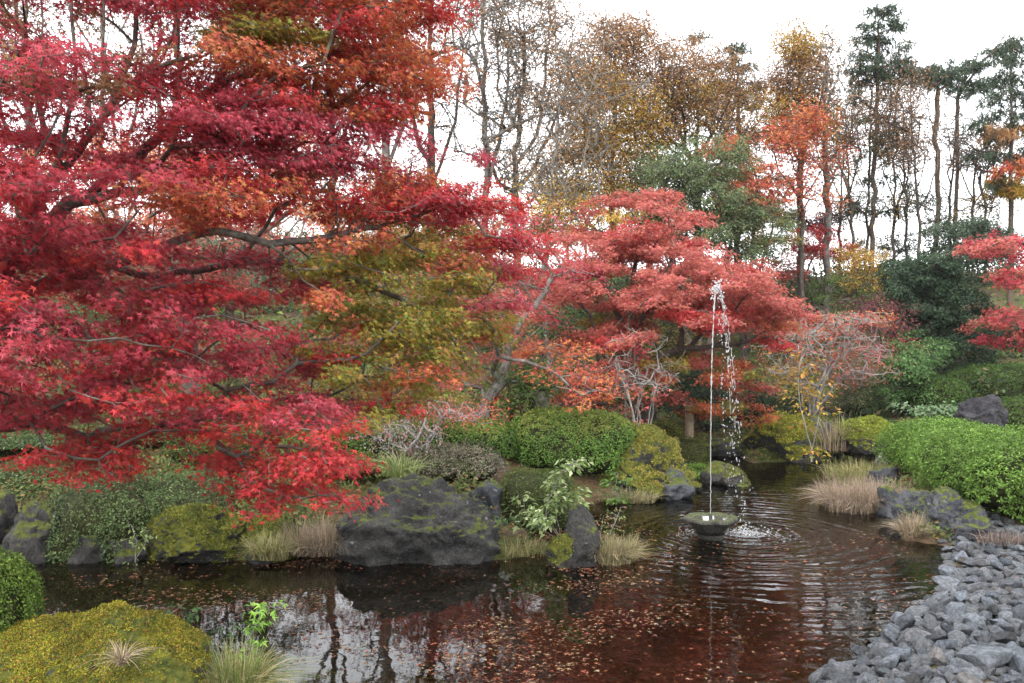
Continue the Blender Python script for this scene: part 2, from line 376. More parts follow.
# ------------------------------------------------------------------ branching skeleton
class Skel:
    def __init__(s, cap=30000):
        s.P = np.zeros((cap, 3)); s.par = np.full(cap, -1); s.L = np.zeros(cap); s.stage = np.zeros(cap, int); s.pad = np.zeros(cap, int); s.n = 0
    def node(s, p, par, stage, pad=0):
        if s.n >= len(s.P):
            e = len(s.P)
            s.P = np.vstack([s.P, np.zeros((e, 3))]); s.par = np.append(s.par, np.full(e, -1)); s.L = np.append(s.L, np.zeros(e))
            s.stage = np.append(s.stage, np.zeros(e, int)); s.pad = np.append(s.pad, np.zeros(e, int))
        i = s.n; s.P[i] = p; s.par[i] = par; s.stage[i] = stage; s.pad[i] = pad
        s.L[i] = 0 if par < 0 else s.L[par] + np.linalg.norm(s.P[i] - s.P[par]); s.n += 1
        return i
    def line(s, pts, par=-1, step=0.2, stage=0, rg=None, wob=0.02):
        pts = [np.asarray(p, float) for p in pts]
        if par < 0: par = s.node(pts[0], -1, stage)
        ctr = [s.P[par].copy()] + pts[1:]
        for k in range(len(ctr) - 1):                       # Catmull-Rom through the given points
            p0 = ctr[max(k - 1, 0)]; p1, p2 = ctr[k], ctr[k + 1]; p3 = ctr[min(k + 2, len(ctr) - 1)]
            m = max(1, int(np.linalg.norm(p2 - p1) / step))
            for j in range(1, m + 1):
                t = j / m
                q = 0.5 * ((2 * p1) + (-p0 + p2) * t + (2 * p0 - 5 * p1 + 4 * p2 - p3) * t * t + (-p0 + 3 * p1 - 3 * p2 + p3) * t ** 3)
                if rg is not None: q = q + rg.normal(0, wob, 3)
                par = s.node(q, par, stage)
        return par
    def attach(s, rg, tg, bf, step, stage, wob, pad=0, up=0.0, lo=0, zpen=0.0):
        d = tg - s.P[lo:s.n]; dist = np.linalg.norm(d, axis=1)
        cost = dist + bf * s.L[lo:s.n]
        if zpen: cost = cost + zpen * np.maximum(0, -d[:, 2])     # prefer to grow upwards
        i = lo + int(np.argmin(cost)); a = s.P[i].copy(); D = np.linalg.norm(tg - a)
        m = max(1, int(D / step)); par = i
        side = nrm(rg.normal(size=3)) * D * 0.06
        gp = s.par[i]
        lead = nrm(a - s.P[gp]) * D * 0.3 if gp >= 0 else np.zeros(3)
        for j in range(1, m + 1):
            t = j / m; bulge = 4 * t * (1 - t)
            q = a + (tg - a) * t + side * bulge + np.array([0, 0, up * D]) * bulge + lead * t * (1 - t) ** 2 * 2
            if j < m: q = q + rg.normal(0, wob, 3)
            par = s.node(q, par, stage, pad)
        return par
    def mesh(s, r0, rt, sides=5, minr=0.0, flare=1.25):
        n = s.n; Pn = s.P[:n]; par = s.par[:n]
        tips = np.zeros(n); has = np.zeros(n, bool); has[par[par >= 0]] = True
        tips[~has] = 1
        for i in range(n - 1, 0, -1): tips[par[i]] += tips[i]
        e = math.log(max(tips[0], 2)) / math.log(r0 / rt)
        r = rt * tips ** (1 / e)
        r = np.maximum(r, minr)
        main = np.full(n, -1); best = np.zeros(n)
        for i in range(1, n):
            if tips[i] > best[par[i]]: best[par[i]] = tips[i]; main[par[i]] = i
        inc = np.zeros((n, 3)); ii = np.arange(1, n)
        inc[ii] = nrm(Pn[ii] - Pn[par[ii]]); tan = inc.copy()
        hm = main >= 0; tan[hm] = nrm(inc[hm] + inc[main[hm]])
        ref = nrm(np.array([0.31, 0.9, 0.17]))
        def ring(c, t, rad):
            u = nrm(np.cross(t, ref)); w = np.cross(t, u); an = np.arange(sides) * 2 * pi / sides
            return c[:, None] + rad[:, None, None] * (np.cos(an)[None, :, None] * u[:, None] + np.sin(an)[None, :, None] * w[:, None])
        p = par[ii]; ismain = main[p] == ii
        ra = np.where(ismain, r[p], np.minimum(r[p], r[ii] * 1.25)); ta = np.where(ismain[:, None], tan[p], inc[ii])
        if len(ii): 
            k0 = p == 0; ra = np.where(k0 & ismain, ra * flare, ra)
        A = ring(Pn[p], ta, ra); B = ring(Pn[ii], tan[ii], r[ii])
        V = np.stack([A, B], 1).reshape(-1, 3); m = len(ii); base = (np.arange(m) * 2 * sides)[:, None]; a = np.arange(sides)[None]; b = (a + 1) % sides
        Fq = np.stack([base + a, base + b, base + b + sides, base + a + sides], -1).reshape(-1, 4)
        return V, Fq, r

def in_poly(px, py, poly):
    poly = np.array(poly, float); c = False; n = len(poly)
    for k in range(n):
        a, b = poly[k], poly[(k + 1) % n]
        if (a[1] > py) != (b[1] > py) and px < (b[0] - a[0]) * (py - a[1]) / (b[1] - a[1]) + a[0]: c = not c
    return c

def make_tree(name, label, cat, base, trunks, pads, rg, r0=0.12, rt=0.003, bark=None, leafmat=None, tmpl=T_MAPLE3, nleaf=100, size=0.04,
              jit=0.06, step=0.15, bf=0.25, twigs=8, wob=0.01, up=0.0, droop=0.15, face=0.6, group=None, sides=5, minr=0.0, zj=0.6,
              colf=None, crown_name='crown', trunk_name='trunk', zpen=0.0, szj=0.25):
    """pads: list of (center(3), R, thickness, palette, leaf multiplier)."""
    base = np.array(base, float); sk = Skel()
    root = None
    for k, tr in enumerate(trunks):
        if root is None:
            sk.line([base + (0, 0, -0.15)] + [np.asarray(p) for p in tr], -1, step, 0, rg, wob); root = 0
        else:
            first = np.asarray(tr[0]); i = int(np.argmin(np.linalg.norm(sk.P[:sk.n] - first, axis=1)))
            sk.line([first] + [np.asarray(p) for p in tr[1:]], i, step, 0, rg, wob)
    rootp = sk.P[0].copy()
    order = sorted(range(len(pads)), key=lambda k: np.linalg.norm(np.asarray(pads[k][0]) - rootp))
    for k in order:
        sk.attach(rg, np.asarray(pads[k][0]), bf, step, 1, wob, k, up, 3 if sk.n > 5 else 0, zpen)
    st2 = sk.n
    Lp, Lo, Lc = [], [], []
    for k in order:
        c, R, th, pal, mul = pads[k]; c = np.asarray(c); q0 = sk.n
        nt = max(2, int(twigs * min(2.5, R / 0.4)))
        for j in range(nt):
            a = rg.uniform(0, 2 * pi); rr = R * math.sqrt(rg.uniform(0.08, 1))
            t = c + np.array([math.cos(a) * rr, math.sin(a) * rr, rg.normal(0, th * .5) - droop * (rr / R) ** 2 * R])
            d = t - sk.P[:sk.n]
            lo = q0 if sk.n > q0 + 1 else 0
            sk.attach(rg, t, bf * .5, max(step * .6, 0.05), 2, wob * .7, k, 0.02, lo if lo else 0)
        ids = np.arange(q0, sk.n)
        ids = ids[np.linalg.norm(sk.P[ids] - c, axis=1) < R * 1.25] if len(ids) else ids
        if len(ids) == 0: ids = np.arange(q0, sk.n)
        nl = int(nleaf * mul * (0.35 + R * R / 0.16 * .65))
        if nl < 1: continue
        src = rg.choice(ids, nl)
        pos = sk.P[src] + rg.normal(0, 1, (nl, 3)) * np.array([jit, jit, jit * zj])
        out = pos - c; out[:, 2] = 0; glob = pos - base; glob[:, 2] = 0
        o_ = nrm(out) * .5 + nrm(glob) * .5
        Lp.append(pos); Lo.append(o_); Lc.append(pick(rg, pal, nl))
    T = thing(name, label, cat, base, group)
    V, Fq, r = sk.mesh(r0, rt, sides, minr)
    build(trunk_name, V, [Fq], bark, T, smooth=True, loc=base)
    if Lp:
        pos = np.concatenate(Lp); out = np.concatenate(Lo); cols = np.concatenate(Lc); n_ = len(pos)
        N = np.array([0, 0, 1.0]) + out * face + rg.normal(0, 0.45, (n_, 3))
        Td = out * 0.8 + np.array([0, 0, -0.55]) + rg.normal(0, 0.45, (n_, 3))
        if colf: cols = colf(pos, cols, rg)
        S = size * (1 + rg.uniform(-szj, szj, n_))
        LV, LF, LC = leaf_cloud(rg, pos, N, Td, S, tmpl, cols)
        build(crown_name, LV, [LF], leafmat or M_LEAF2, T, LC, loc=base)
    return T

def ell_pads(rg, specs):
    """specs: (px,py,rx,ry,depth,ddepth,n,R,th,palette,mul) in reach of the photograph, each pad at its own real distance."""
    out = []
    for (px, py, rx, ry, d, dd, n_, R, th, pal, mul) in specs:
        for _ in range(n_):
            a = rg.uniform(0, 2 * pi); q = math.sqrt(rg.uniform(0, 1))
            dz = rg.uniform(-1, 1) * dd
            out.append((P(px + math.cos(a) * q * rx, py + math.sin(a) * q * ry, d + dz), R * rg.uniform(.7, 1.3), th, pal, mul))
    return out

CRIM = [(0.37, 0.034, 0.05), (0.43, 0.05, 0.08), (0.29, 0.022, 0.03), (0.4, 0.04, 0.06)]
PINK = [(0.44, 0.055, 0.085), (0.4, 0.05, 0.075), (0.47, 0.08, 0.115), (0.35, 0.036, 0.05)]
SCAR = [(0.47, 0.028, 0.034), (0.42, 0.034, 0.045), (0.5, 0.06, 0.04), (0.35, 0.022, 0.025)]
ORNG = [(0.5, 0.14, 0.05), (0.43, 0.09, 0.05), (0.5, 0.21, 0.06), (0.42, 0.065, 0.045)]
OLIV = [(0.22, 0.22, 0.03), (0.3, 0.26, 0.035), (0.17, 0.22, 0.03), (0.34, 0.17, 0.035)]
CORAL = [(0.45, 0.115, 0.095), (0.42, 0.08, 0.085), (0.38, 0.085, 0.06), (0.45, 0.145, 0.09)]
BRWN = [(0.24, 0.12, 0.05), (0.3, 0.15, 0.06), (0.17, 0.1, 0.055), (0.34, 0.19, 0.08)]
OCHR = [(0.36, 0.24, 0.04), (0.42, 0.27, 0.045), (0.25, 0.2, 0.045), (0.4, 0.18, 0.045)]
SAGE = [(0.075, 0.11, 0.05), (0.10, 0.14, 0.06), (0.06, 0.085, 0.03), (0.13, 0.155, 0.06)]
DKGR = [(0.02, 0.04, 0.02), (0.028, 0.055, 0.028), (0.035, 0.065, 0.03)]
PINE = [(0.03, 0.05, 0.03), (0.045, 0.07, 0.042), (0.055, 0.08, 0.045)]
GRN = [(0.05, 0.095, 0.022), (0.075, 0.125, 0.027), (0.04, 0.075, 0.018), (0.1, 0.135, 0.027)]
BRGR = [(0.105, 0.19, 0.03), (0.08, 0.155, 0.022), (0.13, 0.21, 0.04), (0.06, 0.115, 0.018)]
PURP = [(0.11, 0.03, 0.033), (0.15, 0.045, 0.05), (0.08, 0.027, 0.027)]
YELL = [(0.36, 0.26, 0.03), (0.3, 0.22, 0.04), (0.38, 0.18, 0.04)]
#=FG=
# ------------------------------------------------------------------ the large maple over the left of the pond
rg = np.random.default_rng(11)
FGP = [(-70, -70), (445, -70), (458, 40), (450, 85), (400, 110), (402, 135), (455, 140), (500, 180), (520, 215), (532, 270), (500, 320), (478, 365), (455, 395),
       (405, 412), (335, 415), (335, 450), (370, 474), (352, 496), (300, 498), (262, 498), (232, 470), (205, 430), (165, 425), (125, 462), (75, 485), (48, 455), (0, 430), (-80, 440)]
HOLES = [(105, 32, 26, 20), (75, 55, 20, 22), (150, 20, 20, 16), (115, 118, 15, 12), (205, 130, 13, 8), (172, 22, 17, 12), (215, 20, 11, 8), (205, 226, 70, 11), (150, 262, 50, 9), (110, 200, 34, 9), (55, 215, 26, 10), (300, 236, 40, 7)]
pads = []
def fg_pal(x, y):
    if y > 415 and x > 40: return SCAR
    if (x - 400) ** 2 / 85 ** 2 + (y - 310) ** 2 / 105 ** 2 < 1 or (x - 430) ** 2 / 55 ** 2 + (y - 370) ** 2 / 45 ** 2 < 1:
        return OLIV if rg.random() < .82 else (ORNG if rg.random() < .45 else SCAR)
    if (x - 245) ** 2 / 60 ** 2 + (y - 28) ** 2 / 38 ** 2 < 1: return OLIV if rg.random() < .6 else ORNG
    if y < 110 and x > 265: return ORNG if rg.random() < .6 else SCAR
    if y < 130 and x < 130: return CRIM if rg.random() < .7 else BRWN
    if 110 <= y < 160 and 190 < x < 400: return PINK
    if x > 455: return SCAR if rg.random() < .45 else (PINK if rg.random() < .6 else ORNG)
    if 165 < y < 235 and 150 < x < 420: return ORNG if rg.random() < .35 else SCAR
    return CRIM if rg.random() < .5 else (PINK if rg.random() < .5 else SCAR)
cnt = 0
while cnt < 400 + 225:
    x, y = rg.uniform(-80, 540), rg.uniform(-70, 505)
    if cnt >= 590: x, y = rg.uniform(270, 455), rg.uniform(-40, 120)
    elif cnt >= 555: x, y = rg.uniform(-60, 330), rg.uniform(60, 420)
    elif cnt >= 520: x, y = rg.uniform(-40, 330), rg.uniform(-40, 70)
    elif cnt >= 490: x, y = rg.uniform(50, 390), rg.uniform(425, 505)
    elif cnt >= 450: x, y = rg.uniform(320, 540), rg.uniform(150, 425)
    elif cnt >= 400: x, y = rg.uniform(200, 450), rg.uniform(-30, 140)
    if not in_poly(x, y, FGP): continue
    if any((x - hx) ** 2 / (rx * 1.25) ** 2 + (y - hy) ** 2 / (ry * 1.25) ** 2 < 1 for hx, hy, rx, ry in HOLES): continue
    if y < 130 and x < 240 and rg.random() < .35: continue
    d = 5.0 + 2.2 * max(x, 0) / 480 + rg.uniform(0, 1.5)
    if y > 400: d = 5.9 + rg.uniform(0, 1.1)
    R = rg.uniform(.22, .42) if y < 415 else rg.uniform(.16, .3)
    pads.append((P(x, y, d), R, .05, fg_pal(x, y), 1.0 if y < 415 else .55)); cnt += 1
for k in range(26):                                   # the parts of the crown above and left of the picture
    pads.append((np.array([rg.uniform(-6.5, -1.0), rg.uniform(4.8, 8.6), rg.uniform(4.6, 6.0)]), .4, .05, CRIM, .8))
for k in range(18):
    pads.append((np.array([rg.uniform(-7.4, -4.6), rg.uniform(4.8, 8.4), rg.uniform(2.4, 4.8)]), .4, .05, CRIM, .8))
b = np.array([-4.75, 6.6, 0]); b[2] = hz(b[0], b[1])
fork = b + (0.1, 0, 1.15)
tr = [[b + (0.02, 0, .5), fork],
      [fork, P(-40, 330, 6.6), P(15, 255, 6.5), P(48, 190, 6.5), P(100, 120, 6.5), P(135, 45, 6.6), P(150, -50, 6.7)],
      [P(-40, 330, 6.6), P(10, 262, 6.0), P(30, 215, 5.9), P(52, 175, 5.9), P(75, 90, 5.9), P(70, 0, 6.0), P(60, -60, 6)],
      [P(15, 255, 6.5), P(70, 205, 6.7), P(130, 165, 6.9), P(215, 85, 7.1), P(260, 20, 7.3), P(290, -50, 7.5)],
      [P(70, 205, 6.7), P(150, 190, 6.7), P(200, 162, 6.8), P(240, 155, 6.9), P(330, 110, 7.3), P(400, 60, 7.6)],
      [P(-40, 330, 6.6), P(40, 285, 6.4), P(130, 262, 6.5), P(200, 235, 6.6), P(290, 240, 6.8), P(380, 225, 7.2), P(470, 200, 7.6)],
      [P(40, 285, 6.4), P(90, 268, 6.9), P(160, 275, 7.1), P(240, 262, 7.3), P(320, 272, 7.5), P(400, 300, 7.7), P(460, 350, 7.8)],
      [P(-40, 330, 6.6), P(30, 330, 5.6), P(90, 340, 5.5), P(170, 345, 5.8), P(240, 380, 6.2), P(300, 430, 6.5), P(340, 470, 6.6)],
      [P(30, 330, 5.6), P(60, 380, 5.4), P(100, 420, 5.9), P(140, 440, 6.2)],
      [P(48, 190, 6.5), P(35, 140, 7.2), P(45, 60, 7.4), P(40, -30, 7.5)],
      [P(100, 120, 6.5), P(128, 100, 6.9), P(165, 60, 7.1), P(185, 0, 7.2)]]
make_tree('japanese_maple', 'big crimson maple leaning over the pond from the left', 'maple tree', b, tr, pads, rg, r0=.09, rt=.0024, bark=M_BARK, leafmat=M_LEAF,
          tmpl=T_MAPLE, nleaf=430, size=.0325, jit=.055, step=.14, bf=.35, twigs=9, wob=.012, droop=.3, face=.9, zj=.5, sides=7, szj=.3)

# ------------------------------------------------------------------ maples in the middle distance
def on_ground(px, d, dx=0):
    x = (px - 512) / F * d; return np.array([x, d, hz(x, d)])
def umbrella(specs, rg):
    """arched layers of leaves: (px,py,half width px,drop px,depth,depth half,n,palette list)"""
    out = []
    for (px, py, hw, drop, d, dd, n_, pals) in specs:
        for _ in range(n_):
            u, w_ = rg.uniform(-1, 1), rg.uniform(-1, 1)
            if u * u + w_ * w_ > 1: continue
            y = py + drop * (abs(u) ** 1.8 * .8 + w_ * w_ * .3) + rg.normal(0, drop * .06 + 2)
            out.append((P(px + u * hw, y, d + w_ * dd), rg.uniform(.28, .5), .07, pals[rg.integers(len(pals))], 1.0))
    return out
rg = np.random.default_rng(21)
b = on_ground(640, 16.6)
pd = umbrella([(640, 188, 60, 40, 16.6, 1.2, 16, [CORAL, CORAL]), (655, 228, 95, 60, 16.2, 1.8, 34, [CORAL, CORAL, SCAR]), (700, 262, 88, 60, 15.8, 1.8, 44, [CORAL, CORAL]), (745, 272, 48, 60, 15.6, 1.2, 16, [CORAL, CORAL]),
               (700, 305, 92, 50, 15.6, 1.8, 26, [CORAL, SCAR]), (690, 350, 80, 60, 16.2, 1.6, 24, [ORNG, CORAL, OLIV]), (590, 230, 60, 40, 16.8, 1.2, 20, [CORAL, CORAL, CORAL]), (650, 240, 110, 60, 16.8, 1.8, 46, [CORAL]), (690, 290, 105, 60, 16.6, 1.6, 40, [CORAL, CORAL, ORNG]), (570, 280, 60, 60, 16.6, 1.4, 26, [CORAL]),
               (580, 330, 60, 50, 16.4, 1.2, 14, [CORAL, ORNG]), (640, 300, 60, 40, 17.4, .8, 10, [OLIV, ORNG]), (720, 400, 50, 26, 16.4, 1.0, 9, [ORNG, OLIV]), (620, 370, 46, 30, 16, 1, 10, [CORAL, ORNG])], rg)
tr = [[P(642, 400, 16.6), P(640, 370, 16.6), P(636, 345, 16.6)], [P(636, 345, 16.6), P(612, 300, 16.5), P(590, 260, 16.8)], [P(636, 345, 16.6), P(650, 300, 16.4), P(672, 262, 16.3), P(668, 215, 16.5)],
      [P(650, 300, 16.4), P(700, 292, 15.9), P(745, 290, 15.8)], [P(640, 370, 16.6), P(680, 350, 16), P(730, 345, 15.9)], [P(636, 345, 16.6), P(632, 290, 17.2), P(640, 225, 17)]]
make_tree('japanese_maple', 'coral red umbrella-shaped maple standing right behind the fountain jet', 'maple tree', b, tr, pd, rg, r0=.16, rt=.003, bark=M_BARK_DARK, leafmat=M_LEAF,
          tmpl=T_MAPLE3, nleaf=380, size=.048, jit=.07, step=.2, bf=.3, twigs=7, wob=.02, droop=.35, face=.7, zj=.5)
rg = np.random.default_rng(22)
b = on_ground(492, 14.2)
pd = ell_pads(rg, [(520, 290, 50, 60, 14.2, 1.2, 20, .36, .08, CORAL, .55), (470, 350, 60, 50, 13.8, 1.2, 16, .36, .08, CORAL, .7), (560, 370, 50, 30, 13.8, 1, 12, .36, .08, ORNG, .8),
                   (545, 255, 45, 45, 14.6, 1, 12, .34, .08, PINK, .4), (500, 225, 40, 26, 14.4, 1, 8, .34, .08, SCAR, .5), (635, 395, 30, 16, 13.6, .6, 3, .3, .08, CORAL, .7)])
make_tree('japanese_maple', 'thin-leaved pink maple with a pale leaning stem above the clipped azaleas', 'maple tree', b,
          [[P(482, 420, 14.2), P(470, 440, 14.2)][:1] + [P(500, 380, 14.2), P(515, 330, 14.2)], [P(500, 380, 14.2), P(470, 340, 14), P(455, 300, 14)], [P(515, 330, 14.2), P(545, 290, 14.4), P(560, 240, 14.5)]],
          pd, rg, r0=.1, rt=.003, bark=M_BARK_GREY, leafmat=M_LEAF, tmpl=T_MAPLE3, nleaf=150, size=.055, jit=.08, step=.2, bf=.3, twigs=7, wob=.02, droop=.3)
rg = np.random.default_rng(23)
b = on_ground(190, 13.2)
pd = ell_pads(rg, [(130, 180, 110, 50, 13.4, 1.8, 46, .42, .08, ORNG, .7), (270, 175, 110, 56, 13, 1.8, 46, .42, .08, ORNG, .7), (200, 250, 130, 34, 12.8, 1.4, 32, .4, .08, CORAL, .6), (400, 215, 70, 56, 13.6, 1.4, 34, .4, .08, ORNG + OLIV, .6), (40, 230, 70, 60, 13.4, 1.4, 20, .4, .08, CORAL, .7), (380, 290, 80, 40, 13, 1.2, 20, .4, .08, OLIV, .6)])
make_tree('japanese_maple', 'pale orange maple seen through the crimson maple branches at left', 'maple tree', b,
          [[P(190, 380, 13.2), P(185, 320, 13.2), P(190, 290, 13.2)], [P(190, 290, 13.2), P(240, 250, 13), P(310, 200, 13.4)], [P(190, 290, 13.2), P(140, 240, 13.3), P(90, 190, 13.4)]],
          pd, rg, r0=.13, rt=.003, bark=M_BARK, leafmat=M_LEAF, tmpl=T_MAPLE3, nleaf=230, size=.05, jit=.08, step=.22, bf=.3, twigs=7, wob=.02, droop=.3)
rg = np.random.default_rng(24)
b = on_ground(1105, 19)
pd = umbrella([(1010, 232, 42, 30, 19, 1.4, 12, [CRIM, CORAL]), (1025, 270, 60, 36, 18.6, 1.4, 20, [CORAL, CRIM]), (1030, 305, 66, 34, 18.6, 1.4, 20, [CORAL, CRIM]), (1035, 330, 55, 26, 18.6, 1.2, 14, [CORAL, CRIM]), (1100, 230, 80, 40, 19, 1.6, 18, [CRIM])], rg)
make_tree('japanese_maple', 'red maple reaching in from the right edge above the dark rock', 'maple tree', b,
          [[P(1100, 330, 19), P(1095, 290, 19)], [P(1095, 290, 19), P(1050, 260, 18.8), P(1015, 240, 18.8)], [P(1095, 290, 19), P(1040, 310, 18.7), P(1000, 320, 18.7)]],
          pd, rg, r0=.14, rt=.004, bark=M_BARK_DARK, leafmat=M_LEAF, tmpl=T_MAPLE3, nleaf=170, size=.07, jit=.08, step=.22, bf=.3, twigs=7, wob=.02, droop=.35, face=.7)
#=BG=
# ------------------------------------------------------------------ trees on the slope behind
def stem(px0, d, pts, leaves=None):
    return [P(x, y, d) for x, y in pts]
BT = 'trees along the ridge behind the pond'
def bare(label, px, d, pts, side, specs, seed, r0=.16, bark=None, nleaf=40, size=.1, name='deciduous_tree', cat='tree', tmpl=T_OVAL, extra=None, twigs=9, leafmat=None, jit=.16, zpen=.6, minr=.0075, R=.5, group=BT, up=.04, droop=-.2):
    rg = np.random.default_rng(seed); b = on_ground(px, d)
    tr = [[P(x, y, d) for x, y in pts]]
    for s in side: tr.append([P(x, y, d + rg.uniform(-.8, .8) * (k > 0)) for k, (x, y) in enumerate(s)])
    pd = ell_pads(rg, [(x, y, rx, ry, d, dd, int(n_ * 1.4), R, .3, pal, mul) for (x, y, rx, ry, dd, n_, pal, mul) in specs])
    return make_tree(name, label, cat, b, tr, pd, rg, r0=r0 * .55, rt=.005, bark=bark or M_BARK_DARK, leafmat=leafmat or M_LEAF2, tmpl=tmpl, nleaf=int(nleaf * 2.1), size=size * .85, jit=jit, step=.35, bf=.2,
                     twigs=twigs, wob=.03, droop=droop, face=.3, group=group, sides=5, minr=minr, zj=1, zpen=zpen, up=up)
bare('tall grey-stemmed bare tree nearest the big maple, few brown leaves', 487, 26, [(487, 240), (485, 120), (482, 0), (480, -120)], [[(485, 120), (478, 60), (470, 0)], [(486, 180), (505, 110), (510, 20)]],
     [(480, 70, 44, 100, 2, 60, BRWN, .2), (495, -40, 40, 60, 1.5, 14, BRWN, .2)], 31, .17, M_BARK_GREY, twigs=16)
bare('forked bare tree with rusty leaf clusters high up, second from the big maple', 522, 27, [(515, 210), (518, 130), (525, 60), (522, -60)], [[(518, 130), (500, 90), (497, 0)], [(517, 170), (540, 120), (548, 30)], [(515, 190), (530, 175), (560, 110), (575, 60)]],
     [(545, 60, 55, 55, 2.4, 60, BRWN, .5), (520, 20, 40, 40, 2, 26, BRWN, .5), (530, 150, 50, 60, 2, 44, BRWN, .25)], 32, .2, M_BARK_GREY, twigs=14)
bare('pale thin bare tree rising from behind the pink maple', 552, 23, [(545, 300), (548, 230), (553, 165), (575, 120), (600, 60), (610, 0)], [[(548, 230), (556, 150), (562, 60)], [(553, 165), (530, 130), (520, 90)], [(550, 200), (590, 160), (640, 130)]],
     [(560, 140, 50, 60, 2, 44, BRWN, .3), (600, 80, 40, 60, 2, 26, BRWN, .4), (560, 210, 50, 30, 1.5, 20, OCHR, .5)], 33, .13, M_BARK_GREY)
bare('ochre and olive leaved tree, rusty at its top, left of the sage green tree', 612, 28, [(612, 250), (613, 150), (616, 40)], [[(612, 190), (590, 140), (580, 90)], [(612, 180), (640, 130), (650, 90)]],
     [(618, 52, 28, 40, 2.2, 34, BRWN, 1.1), (606, 115, 46, 50, 2.4, 56, OCHR, 1.2), (600, 170, 56, 36, 2.4, 44, OCHR, 1.1)], 34, .2, nleaf=60)
bare('russet broad-crowned tree behind the sage green tree', 695, 31, [(697, 250), (697, 150), (695, 60)], [[(697, 170), (670, 110), (660, 60)], [(697, 160), (725, 110), (735, 70)], [(697, 190), (740, 140), (755, 100)]],
     [(690, 80, 44, 40, 3, 50, BRWN, .9), (655, 100, 34, 55, 2.6, 40, BRWN, .8), (735, 100, 34, 50, 2.6, 40, BRWN, .7), (690, 120, 60, 40, 2.4, 40, OCHR, .9)], 35, .22, nleaf=55)
bare('ochre conical tree with a narrow top, left of the thick bare trunk', 797, 29, [(801, 260), (800, 150), (799, 30)], [[(800, 170), (780, 120), (775, 80)], [(800, 150), (820, 100), (822, 60)]],
     [(799, 45, 14, 22, 1, 14, OCHR, 1.2), (797, 85, 26, 36, 1.2, 30, BRWN, 1.1), (798, 120, 32, 26, 1.4, 22, OCHR, 1.2)], 36, .18, nleaf=60)
bare('orange-red small maple before the ochre conical tree', 802, 27, [(801, 280), (801, 200), (800, 150)], [[(801, 200), (780, 170), (772, 150)], [(801, 190), (822, 170), (830, 150)]],
     [(806, 122, 24, 8, 1.2, 7, ORNG, .9), (792, 142, 30, 9, 1.4, 9, ORNG, 1.0), (812, 160, 32, 6, 1.4, 5, ORNG, .9), (790, 182, 26, 5, 1.2, 3, ORNG, .8), (818, 196, 24, 5, 1.2, 3, ORNG, .8)], 37, .12, name='japanese_maple', cat='maple tree', leafmat=M_LEAF, tmpl=T_MAPLE3, nleaf=60)
bare('thick pale bare trunk with sparse brown twigs, beside the ochre conical tree', 827, 28.5, [(828, 260), (826, 170), (824, 100), (826, 20)], [[(826, 170), (812, 140), (806, 110)], [(826, 180), (845, 150), (852, 110)], [(825, 120), (836, 80), (838, 40)]],
     [(828, 80, 16, 60, 1.2, 22, BRWN, .35), (835, 150, 26, 40, 1.2, 14, BRWN, .3)], 38, .2, M_BARK_GREY)
# pines: flat layered pads of needles
def pine(label, px, d, pts, side, layers, seed, r0=.17, pal=PINE, group=BT, extra=()):
    rg = np.random.default_rng(seed); b = on_ground(px, d)
    tr = [[P(x, y, d) for x, y in pts]] + [[P(x, y, d + (rg.uniform(-.6, .6) if k else 0)) for k, (x, y) in enumerate(s)] for s in side]
    pd = []
    for (x, y, hw, n_) in layers:
        for _ in range(int(n_ * 1.8)):
            u = rg.uniform(-1.05, 1.05); dd = rg.uniform(-1, 1) * hw / F * d * .8
            pd.append((P(x + u * hw, y + abs(u) * hw * .22 + rg.normal(0, 3.4), d + dd), rg.uniform(.2, .42), .1, pal, .55))
    pd += ell_pads(rg, [(x, y, rx, ry, d, dd, n_, .45, .2, pl, mul) for (x, y, rx, ry, dd, n_, pl, mul) in extra])
    return make_tree('pine_tree', label, 'pine tree', b, tr, pd, rg, r0=r0 * .48, rt=.006, bark=M_BARK_RED, leafmat=M_NEEDLE, tmpl=T_NEEDLE, nleaf=60, size=.15, jit=.10, step=.35, bf=.1,
                     twigs=5, wob=.03, droop=.05, face=.1, group=group, minr=.009, zj=.5, up=-.02, zpen=.3)
pine('tallest pine with stacked flat layers of needles, in the middle of the sky gap', 874, 31, [(872, 260), (874, 180), (876, 100), (877, 5)], [], [(878, 12, 9, 4), (879, 24, 17, 7), (878, 40, 26, 9), (878, 56, 30, 10), (877, 70, 32, 9), (885, 80, 28, 7), (872, 96, 20, 3), (880, 118, 22, 3), (870, 135, 18, 3), (875, 155, 24, 3), (880, 180, 22, 3), (873, 205, 26, 5)], 41)
pine('leaning pine with a flat umbrella top, right of the tallest pine', 936, 32, [(934, 260), (938, 190), (935, 130), (938, 82)], [[(938, 90), (915, 72)], [(938, 90), (958, 78)]], [(925, 70, 32, 12), (945, 78, 24, 8), (905, 78, 20, 4)], 42)
pine('windswept pine with one long branch trailing to the upper right', 957, 33, [(955, 260), (956, 180), (957, 100), (966, 75)], [[(957, 100), (985, 58), (1010, 44)], [(957, 100), (985, 88), (1000, 86)]], [(975, 66, 22, 8), (1000, 48, 20, 8), (1012, 42, 10, 3), (985, 86, 26, 8), (958, 84, 16, 5)], 43, .14)
pine('dark pine at the right edge with rusty and yellow leaves caught in it', 1010, 30, [(1010, 270), (1010, 180), (1008, 60)], [], [(1010, 60, 14, 5), (1008, 78, 22, 7), (1008, 96, 26, 8), (1010, 114, 30, 8), (1012, 132, 30, 6), (1008, 150, 36, 8), (1012, 175, 30, 6)], 44,
     extra=[(1010, 138, 18, 12, 1, 6, BRWN, 1.6), (1014, 165, 14, 10, 1, 5, ORNG, 1.6), (1005, 192, 22, 8, 1, 6, YELL, 2.0)])
